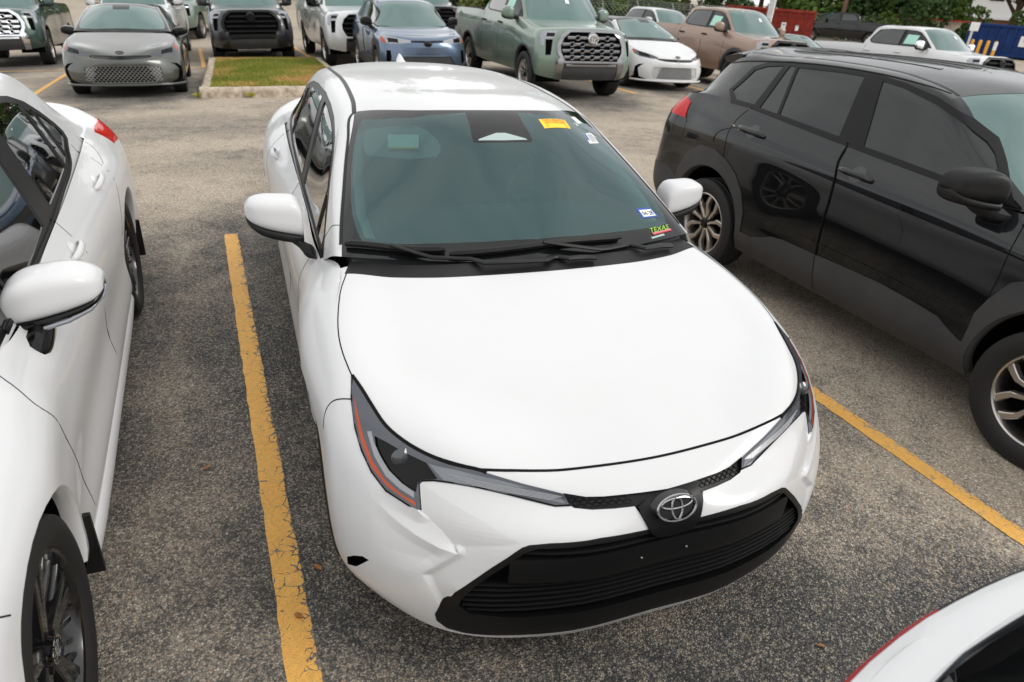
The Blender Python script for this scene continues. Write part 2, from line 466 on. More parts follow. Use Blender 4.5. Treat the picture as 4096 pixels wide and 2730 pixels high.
# ---------------------------------------------------------------- body tables
def stations(y, x, z, y0b):
    """y per station (top), first station slants from y0b at the sill"""
    nv = len(x); out = []
    for v in range(nv):
        row = []
        for j in range(len(y)):
            yy = y[j] if j else y0b+(y[0]-y0b)*v/(nv-1)
            row.append((x[v][j], yy, z[v][j]))
        out.append(row)
    return out
SEDAN = dict(J=3, K=2, fr=(0, .38, .76), cr=(-.062, -.018, .016), dy=(-.34, -.21, -.15), crB=(.04, .035), dyB=(.16, .22),
 F=[[(0, -.85, .19), (.30, -.838, .19), (.64, -.745, .235), (.845, -.54, .30)],
    [(0, -.872, .24), (.30, -.86, .24), (.66, -.75, .30), (.872, -.53, .345)],
    [(0, -.882, .42), (.30, -.872, .42), (.645, -.762, .43), (.885, -.51, .48)],
    [(0, -.888, .595), (.30, -.872, .605), (.63, -.72, .60), (.875, -.45, .63)],
    [(0, -.862, .655), (.285, -.79, .66), (.61, -.655, .705), (.85, -.37, .75)],
    [(0, -.82, .68), (.29, -.765, .69), (.58, -.63, .765), (.785, -.318, .825)]],
 S=stations((-.155, .05, .28, .58, 1.2, 1.85, 2.35, 2.72, 3.1),
    [(.86, .84, .83, .83, .83, .83, .83, .84, .84), (.885, .88, .875, .88, .885, .885, .885, .88, .87),
     (.90, .905, .895, .875, .87, .875, .885, .90, .89), (.90, .922, .905, .888, .885, .89, .905, .918, .90),
     (.885, .905, .895, .868, .862, .868, .885, .90, .875), (.812, .795, .745, .79, .785, .785, .78, .765, .74)],
    [(.24, .20, .185, .18, .18, .18, .19, .21, .25), (.33, .29, .27, .265, .27, .27, .28, .30, .33),
     (.48, .46, .45, .45, .45, .46, .47, .48, .48), (.64, .66, .66, .66, .665, .68, .69, .69, .68),
     (.775, .80, .82, .80, .81, .83, .86, .87, .86), (.868, .918, .968, .915, .94, .97, 1.0, 1.01, 1.0)], -.38),
 B=[[(.82, 3.45, .28), (.6, 3.62, .26), (.3, 3.66, .25), (0, 3.67, .25)], [(.85, 3.46, .38), (.62, 3.66, .36), (.3, 3.7, .36), (0, 3.71, .36)],
    [(.86, 3.45, .52), (.62, 3.67, .50), (.3, 3.72, .50), (0, 3.73, .5)], [(.86, 3.42, .70), (.62, 3.62, .70), (.3, 3.67, .70), (0, 3.68, .7)],
    [(.83, 3.4, .88), (.6, 3.6, .88), (.3, 3.65, .88), (0, 3.66, .88)], [(.75, 3.36, 1.0), (.58, 3.55, 1.03), (.3, 3.6, 1.045), (0, 3.61, 1.045)]],
 G=[[(0, .165, .985), (.40, .24, .985), (.735, .305, 1.003), (.75, .32, 1.0), (.765, .36, .985), (.775, .42, .955), (.785, .50, .915)],
    [(0, .50, 1.215), (.34, .545, 1.21), (.652, .74, 1.20), (.69, .77, 1.185), (.705, .79, 1.15), (.748, .80, 1.03), (.785, .80, .91)],
    [(0, .86, 1.418), (.28, .90, 1.41), (.548, 1.125, 1.362), (.598, 1.14, 1.345), (.628, 1.14, 1.30), (.71, 1.14, 1.12), (.783, 1.14, .92)],
    [(0, 1.35, 1.44), (.27, 1.38, 1.436), (.520, 1.50, 1.404), (.585, 1.50, 1.39), (.622, 1.5, 1.345), (.705, 1.5, 1.15), (.783, 1.5, .935)],
    [(0, 1.95, 1.437), (.26, 1.95, 1.433), (.513, 1.95, 1.413), (.58, 1.95, 1.395), (.62, 1.95, 1.35), (.70, 1.95, 1.17), (.778, 1.95, .96)],
    [(0, 2.62, 1.40), (.25, 2.6, 1.395), (.50, 2.5, 1.375), (.565, 2.48, 1.355), (.61, 2.47, 1.31), (.69, 2.45, 1.16), (.772, 2.45, .98)],
    [(0, 2.95, 1.24), (.26, 2.93, 1.235), (.55, 2.85, 1.21), (.60, 2.83, 1.19), (.63, 2.82, 1.16), (.69, 2.8, 1.09), (.76, 2.8, .99)],
    [(0, 3.25, 1.05), (.3, 3.22, 1.05), (.62, 3.12, 1.03), (.65, 3.10, 1.025), (.68, 3.08, 1.02), (.71, 3.06, 1.01), (.745, 3.04, .99)]])
CROSS = dict(J=3, K=None, fr=(0, .38, .76), cr=(-.02, .01, .02), dy=(-.32, -.18, -.10),
 F=[[(0, -.86, .25), (.35, -.84, .25), (.68, -.74, .27), (.86, -.52, .29)], [(0, -.89, .36), (.35, -.87, .36), (.70, -.76, .38), (.885, -.52, .40)],
    [(0, -.90, .55), (.35, -.88, .55), (.70, -.77, .56), (.895, -.51, .57)], [(0, -.90, .72), (.35, -.87, .72), (.68, -.74, .74), (.885, -.46, .76)],
    [(0, -.88, .84), (.35, -.84, .845), (.64, -.69, .87), (.86, -.38, .92)], [(0, -.82, .93), (.33, -.77, .94), (.60, -.62, .97), (.79, -.33, 1.0)]],
 S=stations((-.15, .0, .3, .62, 1.2, 1.75, 2.2, 2.64, 3.05),
    [(.86, .85, .84, .84, .84, .84, .85, .86, .86), (.90, .905, .895, .89, .885, .885, .895, .905, .89),
     (.905, .915, .905, .895, .89, .89, .905, .915, .90), (.905, .915, .905, .90, .90, .90, .91, .92, .90),
     (.885, .90, .895, .885, .888, .89, .90, .905, .88), (.815, .815, .79, .815, .81, .81, .81, .80, .78)],
    [(.28, .27, .27, .27, .27, .27, .28, .29, .32), (.40, .38, .37, .37, .37, .37, .38, .40, .42),
     (.57, .56, .55, .55, .55, .55, .56, .57, .58), (.76, .76, .77, .78, .79, .80, .81, .81, .80),
     (.92, .95, .97, .98, 1.0, 1.02, 1.04, 1.05, 1.04), (1.02, 1.06, 1.09, 1.11, 1.15, 1.18, 1.21, 1.24, 1.25)], -.4),
 B=[[(.82, 3.42, .36), (.6, 3.55, .34), (.3, 3.6, .34), (0, 3.6, .34)], [(.86, 3.45, .48), (.62, 3.60, .46), (.3, 3.64, .46), (0, 3.65, .46)],
    [(.87, 3.45, .62), (.63, 3.60, .60), (.3, 3.64, .60), (0, 3.65, .6)], [(.865, 3.43, .80), (.62, 3.54, .80), (.3, 3.58, .8), (0, 3.58, .8)],
    [(.85, 3.38, 1.05), (.6, 3.49, 1.05), (.3, 3.53, 1.05), (0, 3.54, 1.05)], [(.76, 3.28, 1.22), (.56, 3.38, 1.22), (.3, 3.42, 1.22), (0, 3.43, 1.22)]],
 G=[[(0, .30, 1.10), (.4, .36, 1.10), (.74, .44, 1.11), (.76, .46, 1.11), (.775, .50, 1.105), (.79, .56, 1.10), (.81, .62, 1.09)],
    [(0, .62, 1.33), (.36, .66, 1.33), (.68, .82, 1.32), (.715, .84, 1.305), (.735, .86, 1.27), (.775, .86, 1.18), (.81, .86, 1.11)],
    [(0, .98, 1.57), (.3, 1.02, 1.565), (.585, 1.14, 1.525), (.635, 1.15, 1.51), (.665, 1.15, 1.47), (.74, 1.15, 1.30), (.81, 1.15, 1.135)],
    [(0, 1.4, 1.625), (.3, 1.4, 1.62), (.555, 1.45, 1.585), (.625, 1.45, 1.565), (.655, 1.45, 1.52), (.735, 1.45, 1.33), (.81, 1.45, 1.15)],
    [(0, 2.0, 1.635), (.3, 2.0, 1.63), (.545, 2.0, 1.60), (.62, 2.0, 1.575), (.65, 2., 1.53), (.73, 2., 1.36), (.808, 2., 1.19)],
    [(0, 2.6, 1.61), (.3, 2.6, 1.605), (.53, 2.6, 1.575), (.605, 2.6, 1.55), (.64, 2.6, 1.505), (.72, 2.6, 1.36), (.80, 2.6, 1.225)],
    [(0, 3.08, 1.575), (.3, 3.06, 1.57), (.50, 3.02, 1.545), (.58, 2.98, 1.515), (.62, 2.94, 1.47), (.70, 2.92, 1.35), (.79, 2.92, 1.24)],
    [(0, 3.40, 1.22), (.3, 3.38, 1.22), (.58, 3.32, 1.225), (.62, 3.30, 1.23), (.66, 3.26, 1.235), (.71, 3.2, 1.24), (.775, 3.15, 1.24)]])
def morph(sp, fn):
    o = dict(sp)
    for k_ in ('F', 'S', 'B', 'G'):
        if sp.get(k_) is not None: o[k_] = [[fn(*p) for p in r_] for r_ in sp[k_]]
    return o
CAMRY = morph(SEDAN, lambda x, y, z: (x*1.035, y*1.09 if y < 0 else y*2.825/2.70, z*1.006))

LEAVES = ((-.941, -.186, .022, .6, 'small dry brown leaf right of the yellow line, beside the middle sedan wheel'), (-1.323, .512, .022, 2.1, 'small pale brown leaf between the left white sedan and the yellow line'), (-1.024, -.38, .020, 4., 'small dry leaf lying on the yellow parking line'), (.62, -1.02, .014, 1., 'tiny pale leaf on the dark asphalt in front of the middle sedan bumper'))

# ================================================================ ground, markings, island
def asphalt_nodes(t, tc):
    """returns colour socket, height socket"""
    v1 = N(t, 'ShaderNodeTexVoronoi', Scale=150.); L(t, tc, v1.inputs['Vector'])
    v2 = N(t, 'ShaderNodeTexVoronoi', Scale=88.); L(t, tc, v2.inputs['Vector'])
    s1 = N(t, 'ShaderNodeSeparateColor'); L(t, v1.outputs['Color'], s1.inputs[0]); s2 = N(t, 'ShaderNodeSeparateColor'); L(t, v2.outputs['Color'], s2.inputs[0])
    big = N(t, 'ShaderNodeTexNoise', Scale=.55, Detail=6., Roughness=.6, Distortion=.6); L(t, tc, big.inputs['Vector'])
    med = N(t, 'ShaderNodeTexNoise', Scale=5.5, Detail=6., Roughness=.7); L(t, tc, med.inputs['Vector'])
    # worn / oily patches with a shape of their own
    wob = N(t, 'ShaderNodeTexNoise', Scale=1.4, Detail=4.); L(t, tc, wob.inputs['Vector'])
    acc = None
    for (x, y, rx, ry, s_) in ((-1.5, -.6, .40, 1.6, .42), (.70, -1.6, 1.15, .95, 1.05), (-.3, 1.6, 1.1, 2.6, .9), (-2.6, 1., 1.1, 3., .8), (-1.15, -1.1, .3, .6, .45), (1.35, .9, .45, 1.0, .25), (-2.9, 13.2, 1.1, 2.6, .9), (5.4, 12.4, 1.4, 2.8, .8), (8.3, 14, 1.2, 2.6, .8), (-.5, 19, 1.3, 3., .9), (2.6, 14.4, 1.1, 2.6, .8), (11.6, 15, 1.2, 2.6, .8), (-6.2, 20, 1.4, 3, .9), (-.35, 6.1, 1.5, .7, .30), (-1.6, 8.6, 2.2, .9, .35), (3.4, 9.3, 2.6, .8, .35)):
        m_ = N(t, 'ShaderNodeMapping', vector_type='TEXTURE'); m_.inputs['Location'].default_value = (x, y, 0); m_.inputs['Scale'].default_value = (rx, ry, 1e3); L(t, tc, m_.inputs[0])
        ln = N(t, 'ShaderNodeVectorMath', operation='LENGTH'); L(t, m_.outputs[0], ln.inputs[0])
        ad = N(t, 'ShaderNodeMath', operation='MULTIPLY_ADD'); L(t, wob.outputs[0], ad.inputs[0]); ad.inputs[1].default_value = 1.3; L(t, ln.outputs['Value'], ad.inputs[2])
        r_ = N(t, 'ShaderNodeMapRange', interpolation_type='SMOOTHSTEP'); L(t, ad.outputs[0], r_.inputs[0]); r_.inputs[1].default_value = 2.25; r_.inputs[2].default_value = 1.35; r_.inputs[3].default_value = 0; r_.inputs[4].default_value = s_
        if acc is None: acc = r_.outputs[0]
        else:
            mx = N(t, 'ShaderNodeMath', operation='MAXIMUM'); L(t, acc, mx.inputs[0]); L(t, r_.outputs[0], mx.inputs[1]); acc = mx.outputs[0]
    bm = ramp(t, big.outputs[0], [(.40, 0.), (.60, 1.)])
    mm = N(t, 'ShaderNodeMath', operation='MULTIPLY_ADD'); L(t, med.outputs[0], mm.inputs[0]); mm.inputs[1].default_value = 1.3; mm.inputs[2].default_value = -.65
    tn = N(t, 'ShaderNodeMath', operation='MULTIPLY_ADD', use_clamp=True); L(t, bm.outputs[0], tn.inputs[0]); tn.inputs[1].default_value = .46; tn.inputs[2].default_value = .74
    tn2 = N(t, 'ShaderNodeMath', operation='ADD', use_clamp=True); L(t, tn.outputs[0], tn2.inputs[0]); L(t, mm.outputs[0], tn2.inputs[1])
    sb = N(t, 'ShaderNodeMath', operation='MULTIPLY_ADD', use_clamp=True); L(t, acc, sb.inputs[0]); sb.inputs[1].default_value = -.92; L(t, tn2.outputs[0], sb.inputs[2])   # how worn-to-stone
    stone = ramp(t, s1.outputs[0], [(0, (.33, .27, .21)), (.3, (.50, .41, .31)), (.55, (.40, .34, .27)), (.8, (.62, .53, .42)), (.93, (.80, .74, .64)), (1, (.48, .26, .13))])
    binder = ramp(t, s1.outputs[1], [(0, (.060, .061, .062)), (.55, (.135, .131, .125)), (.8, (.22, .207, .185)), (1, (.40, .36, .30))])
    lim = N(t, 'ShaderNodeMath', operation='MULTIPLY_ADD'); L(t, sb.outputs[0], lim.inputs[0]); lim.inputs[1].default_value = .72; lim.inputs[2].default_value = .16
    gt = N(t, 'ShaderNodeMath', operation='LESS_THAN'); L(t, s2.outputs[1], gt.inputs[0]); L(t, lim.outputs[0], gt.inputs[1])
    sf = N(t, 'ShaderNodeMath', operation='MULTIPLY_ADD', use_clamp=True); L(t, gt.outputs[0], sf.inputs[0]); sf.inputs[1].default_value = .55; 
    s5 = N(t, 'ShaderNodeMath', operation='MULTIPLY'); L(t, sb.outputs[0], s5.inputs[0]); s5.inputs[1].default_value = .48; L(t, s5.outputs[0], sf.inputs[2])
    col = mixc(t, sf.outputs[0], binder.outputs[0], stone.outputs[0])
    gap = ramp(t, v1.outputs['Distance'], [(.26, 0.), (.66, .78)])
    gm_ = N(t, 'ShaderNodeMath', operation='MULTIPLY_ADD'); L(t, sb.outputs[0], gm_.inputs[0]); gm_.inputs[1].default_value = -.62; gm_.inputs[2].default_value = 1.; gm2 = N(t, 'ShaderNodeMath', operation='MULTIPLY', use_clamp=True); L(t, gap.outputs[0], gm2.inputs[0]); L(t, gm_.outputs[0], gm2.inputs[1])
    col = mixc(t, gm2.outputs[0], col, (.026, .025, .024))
    return col, v1.outputs['Distance'], med.outputs[0], s2.outputs[0]
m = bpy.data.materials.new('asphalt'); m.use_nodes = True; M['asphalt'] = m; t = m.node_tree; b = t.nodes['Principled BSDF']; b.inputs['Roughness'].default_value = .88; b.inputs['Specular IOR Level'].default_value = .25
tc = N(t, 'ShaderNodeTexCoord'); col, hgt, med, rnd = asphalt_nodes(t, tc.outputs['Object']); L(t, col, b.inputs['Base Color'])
bp = N(t, 'ShaderNodeBump', Strength=.75, Distance=.006, Invert=True) if False else N(t, 'ShaderNodeBump', Strength=.8, Distance=.006); bp.invert = True; L(t, hgt, bp.inputs['Height']); L(t, bp.outputs[0], b.inputs['Normal'])
# yellow line paint, chipped along cracks and edges
m = bpy.data.materials.new('line_paint'); m.use_nodes = True; M['line_paint'] = m; t = m.node_tree; b = t.nodes['Principled BSDF']; b.inputs['Roughness'].default_value = .62
tc = N(t, 'ShaderNodeTexCoord'); col, hgt, med, rnd = asphalt_nodes(t, tc.outputs['Object'])
uv = N(t, 'ShaderNodeAttribute', attribute_name='across'); 
wn = N(t, 'ShaderNodeTexNoise', Scale=9., Detail=4.); L(t, tc.outputs['Object'], wn.inputs['Vector'])
mv = N(t, 'ShaderNodeVectorMath', operation='MULTIPLY_ADD'); L(t, wn.outputs['Color'], mv.inputs[0]); mv.inputs[1].default_value = (.06, .06, 0); L(t, tc.outputs['Object'], mv.inputs[2])
cr = N(t, 'ShaderNodeTexVoronoi', feature='DISTANCE_TO_EDGE', Scale=21.); L(t, mv.outputs[0], cr.inputs['Vector'])
c2 = N(t, 'ShaderNodeTexNoise', Scale=60., Detail=4., Roughness=.7); L(t, tc.outputs['Object'], c2.inputs['Vector'])
c3 = N(t, 'ShaderNodeTexNoise', Scale=11., Detail=3.); L(t, tc.outputs['Object'], c3.inputs['Vector'])
e1 = ramp(t, cr.outputs['Distance'], [(.0, 1.), (.035, .55), (.09, 0.)]); 
ed = ramp(t, uv.outputs['Fac'], [(.62, 0.), (.80, .12), (.95, .20), (1., .50)])
a1 = N(t, 'ShaderNodeMath', operation='MULTIPLY_ADD'); L(t, e1.outputs[0], a1.inputs[0]); a1.inputs[1].default_value = .30; L(t, ed.outputs[0], a1.inputs[2])
a2 = N(t, 'ShaderNodeMath', operation='ADD'); L(t, a1.outputs[0], a2.inputs[0]); L(t, c2.outputs[0], a2.inputs[1])
a3 = N(t, 'ShaderNodeMath', operation='MULTIPLY_ADD'); L(t, c3.outputs[0], a3.inputs[0]); a3.inputs[1].default_value = .55; L(t, a2.outputs[0], a3.inputs[2])
chip = ramp(t, a3.outputs[0], [(1.02, 0.), (1.06, 1.)]); 
sub = N(t, 'ShaderNodeMath', operation='SUBTRACT'); L(t, a3.outputs[0], sub.inputs[0]); sub.inputs[1].default_value = .14; t.links.remove(chip.inputs[0].links[0]); L(t, sub.outputs[0], chip.inputs[0]); chip.color_ramp.elements[0].position = .93; chip.color_ramp.elements[1].position = .97
yel = mixc(t, med, (.86, .42, .075), (.98, .56, .14))
yel = mixc(t, ramp(t, c2.outputs[0], [(.35, .35), (.6, 0.)]).outputs[0], yel, (.42, .24, .08))
L(t, mixc(t, chip.outputs[0], yel, col), b.inputs['Base Color'])
bp = N(t, 'ShaderNodeBump', Strength=.7, Distance=.005); bp.invert = True; ah = N(t, 'ShaderNodeMath', operation='ADD'); L(t, hgt, ah.inputs[0]); L(t, chip.outputs[0], ah.inputs[1]); L(t, ah.outputs[0], bp.inputs['Height']); L(t, bp.outputs[0], b.inputs['Normal'])
def noisy(name, a, b_, scale, rough=.9, bump=.4, dist=.01, detail=8., lo=.35, hi=.65):
    m = mat(name, a, rough); t = m.node_tree; b = t.nodes['Principled BSDF']; tc = N(t, 'ShaderNodeTexCoord'); n1 = N(t, 'ShaderNodeTexNoise', Scale=scale, Detail=detail, Roughness=.65); L(t, tc.outputs['Object'], n1.inputs['Vector'])
    L(t, ramp(t, n1.outputs[0], [(lo, a), (hi, b_)]).outputs[0], b.inputs['Base Color']); bp = N(t, 'ShaderNodeBump', Strength=bump, Distance=dist); L(t, n1.outputs[0], bp.inputs['Height']); L(t, bp.outputs[0], b.inputs['Normal']); b.inputs['Specular IOR Level'].default_value = .2
    return m
noisy('concrete_kerb', (.26, .205, .15), (.58, .50, .40), 7., .9, .6, .012)
noisy('soil', (.10, .07, .04), (.19, .14, .08), 12.)
noisy('leaf_dry', (.30, .11, .04), (.42, .20, .08), 40., .7)
gx_ = sorted(set([-160, -100, -60]+[round(-34+.6*i, 2) for i in range(141)]+[56, 64, 76, 90, 120, 190])); gy_ = sorted(set([-60, -30, -12]+[-6+.0]+[round(-4+.6*i, 2) for i in range(82)]+[50, 58, 70, 90, 130, 260]))
V = [(x, y, GZ(x, y)) for y in gy_ for x in gx_]; n_ = len(gx_); F = [(j*n_+i, j*n_+i+1, (j+1)*n_+i+1, (j+1)*n_+i) for j in range(len(gy_)-1) for i in range(n_-1)]
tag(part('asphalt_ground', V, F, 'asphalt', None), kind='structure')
def line(a, b_, wd=.102, z=.004, nseg=None):
    a, b_ = Vector((*a, 0)), Vector((*b_, 0)); d = (b_-a); n_ = max(2, int(d.length/.06)); e = Vector((-d.y, d.x, 0)).normalized()*(wd/2); V = []; AC = []
    for i in range(n_+1):
        p = a.lerp(b_, i/n_)
        for q in (-1, -.4, .4, 1):
            j = random.uniform(-.0035, .0035) if abs(q) == 1 else 0; pp = p+e*q+e.normalized()*j; V.append((pp.x, pp.y, GZ(pp.x, pp.y)+z)); AC.append(abs(q) if d.y*q > 0 or True else 0)
    F = [(i*4+j, i*4+4+j, i*4+5+j, i*4+1+j) for i in range(n_) for j in range(3)]
    me = mesh('parking_line', V, F, False); at_ = me.attributes.new('across', 'FLOAT', 'POINT')
    # the side nearer +x is the more worn one
    at_.data.foreach_set('value', [(.5+.5*q*(-1 if d.y > 0 else 1))*1.0 for i in range(n_+1) for q in (-1, -.4, .4, 1)])
    o = link('parking_line', me, None, 'line_paint'); return tag(o, kind='structure')
ya = .0439; dv = (-math.sin(ya), math.cos(ya)); nv_ = (math.cos(ya), math.sin(ya))
P_ = lambda c, s_: (nv_[0]*c+dv[0]*s_, nv_[1]*c+dv[1]*s_)
line(P_(-1.053, -3.2), P_(-1.053, 3.58)); line(P_(1.811, -3.2), P_(1.811, 3.5)); line(P_(-3.93, -3.), P_(-3.93, 3.5)); line(P_(4.68, -3), P_(4.68, 3.5))
for a, b_ in (((-4.34, 11.6), (-4.66, 17.6)), ((-9.5, 17.75), (-1.8, 17.42)), ((-1.79, 17.5), (-2.11, 24.1)), ((-7.1, 11.7), (-7.4, 17.6)), ((1.02, 18.2), (.80, 24.)), ((7.06, 11.55), (6.90, 17.)), ((9.46, 12.4), (9.75, 17.)), ((4.25, 11.5), (4.1, 17.)), ((12.6, 12.3), (12.7, 18)), ((-2.25, 31.), (-2.95, 35.)), ((1.5, 11.5), (1.45, 17.2))): line(a, b_, .10)
# island
IX0, IX1, IY0, IY1, KW, KH = -1.68, 1.08, 11.55, 18.0, .185, .17
isl = thing('grass_island', 'raised grass island with a pale concrete kerb behind the middle white sedan', 'kerb island', (0, 12, 0))
isl.rotation_euler = (math.atan((GZ(-.3, 17.5)-GZ(-.3, 12))/5.5), -math.atan(GZ(.5, 12)-GZ(-.5, 12)), 0)
def kerb_piece(a, b_, nm='kerb'):
    a, b_ = Vector(a), Vector(b_); d = (b_-a).normalized(); e = Vector((-d.y, d.x, 0)); n_ = 14; V = []
    for i in range(n_+1):
        p = a.lerp(b_, i/n_); j = lambda s_=.006: random.uniform(-s_, s_)
        for (u, z) in ((0, -.06), (.006, .09), (.012, KH-.03), (.035, KH-.004), (.075, KH), (KW-.02, KH), (KW, KH-.03), (KW, -.06)): V.append(p+e*(u+j())+Vector((0, -12, z+j(.004))))
    F = [(i*8+k, i*8+k+1, i*8+9+k, i*8+8+k) for i in range(n_) for k in range(7)]+[tuple(range(8)), tuple(range(n_*8+7, n_*8-1, -1))]
    part(nm, V, F, 'concrete_kerb', isl, True, 50)
kerb_piece((IX0, IY0, 0), (IX1, IY0, 0)); kerb_piece((IX1, IY0+KW, 0), (IX1, IY1, 0)); kerb_piece((IX1, IY1, 0), (IX0, IY1, 0)); kerb_piece((IX0, IY1-KW, 0), (IX0, IY0+KW, 0))
noisy('turf_soil', (.07, .075, .02), (.17, .13, .05), 3.)
V = []; F = []; nx, ny = 24, 32
for j in range(ny+1):
    for i in range(nx+1):
        x = IX0+KW+(IX1-IX0-2*KW)*i/nx; y = IY0+KW+(IY1-IY0-2*KW)*j/ny; V.append((x, y-12, .135+.06*math.sin(math.pi*i/nx)*math.sin(math.pi*j/ny)+random.uniform(0, .015)))
F = [(j*(nx+1)+i, j*(nx+1)+i+1, (j+1)*(nx+1)+i+1, (j+1)*(nx+1)+i) for j in range(ny) for i in range(nx)]
part('turf_bed', V, F, 'turf_soil', isl)
for nm, c_ in (('grass_green', (.20, .23, .04)), ('grass_lime', (.36, .33, .07)), ('grass_straw', (.52, .33, .13))): mat(nm, c_, .75, spec=.15)
BLOB = [(random.uniform(-1.5, .9), random.uniform(-.3, 5.8), random.uniform(.03, .22), random.choice((1.1, .9, -.9, -.6))) for _ in range(46)]
def blades(n_, x0, x1, y0, y1, zf, hh, mats, name, parent, dens=None):
    V = []; F = []; mi = []
    for _ in range(n_):
        x, y = random.uniform(x0, x1), random.uniform(y0, y1); q = sum(s_*math.exp(-((x-bx)**2+(y-by)**2)/r_) for bx, by, r_, s_ in BLOB)+.12+random.gauss(0, .5)
        k_ = 2 if q > .75 else 1 if q > -.15 else 0; h_ = hh*random.uniform(.5, 1.3)*(1.15 if k_ == 0 else .9); a = random.uniform(0, 6.28); w_ = random.uniform(.006, .012); z = zf(x, y); le = random.uniform(0, .7)*h_; o = len(V)
        ca, sa = math.cos(a), math.sin(a)
        V += [(x-w_*sa, y+w_*ca, z), (x+w_*sa, y-w_*ca, z), (x+ca*le, y+sa*le, z+h_)]; F.append((o, o+1, o+2)); mi.append(k_)
    me = mesh(name, V, F, False)
    for m_ in mats: me.materials.append(M[m_])
    me.polygons.foreach_set('material_index', mi); o = bpy.data.objects.new(name, me); COL.objects.link(o); o.parent = parent; o['kind'] = 'stuff'; return o
blades(70000, IX0+KW, IX1-KW, IY0+KW-12, IY1-KW-12, lambda x, y: .14+.055*math.sin(math.pi*(x-IX0)/(IX1-IX0))*math.sin(math.pi*(y+12-IY0)/(IY1-IY0)), .055, ('grass_green', 'grass_lime', 'grass_straw'), 'grass', isl)
def weed(x, y, n_=16, h=.14):
    V = []; F = []
    for _ in range(n_):
        a = random.uniform(0, 6.28); r_ = h*random.uniform(.4, 1.); o = len(V); w_ = .010; ca, sa = math.cos(a), math.sin(a)
        V += [(-w_*sa, w_*ca, 0), (w_*sa, -w_*ca, 0), (ca*r_*.5+w_*sa, sa*r_*.5-w_*ca, h*.7), (ca*r_, sa*r_, h*random.uniform(.5, 1))]; F.append((o, o+1, o+2, o+3))
    o = part('weed', V, F, 'grass_lime', None, False); o.location = (x, y, GZ(x, y)); return o
for i, (x, y, lb) in enumerate(((-1.72, 11.5, 'small green weed at the left front corner of the kerb island'), (-.85, 11.5, 'small green weed against the front kerb of the grass island'), (.22, 11.5, 'small green weed at the kerb foot near the middle sedan roof'))): tag(weed(x, y, 18, .12), lb, 'weed', 'weeds along the kerb foot')
def leaf(x, y, s_, a, lb):
    V = [(0, -1, .02), (.45, -.3, .10), (.4, .4, .16), (0, 1, .05), (-.42, .35, .14), (-.44, -.3, .22), (0, 0, .02)]; F = [(0, 1, 6), (1, 2, 6), (2, 3, 6), (3, 4, 6), (4, 5, 6), (5, 0, 6)]
    o = part('fallen_leaf', [(p[0]*s_, p[1]*s_, p[2]*s_+.004) for p in V], F, 'leaf_dry', None); o.location = (x, y, .005); o.rotation_euler = (0, 0, a); tag(o, lb, 'leaf', 'dry leaves on the asphalt')
for p_ in LEAVES: leaf(*p_)

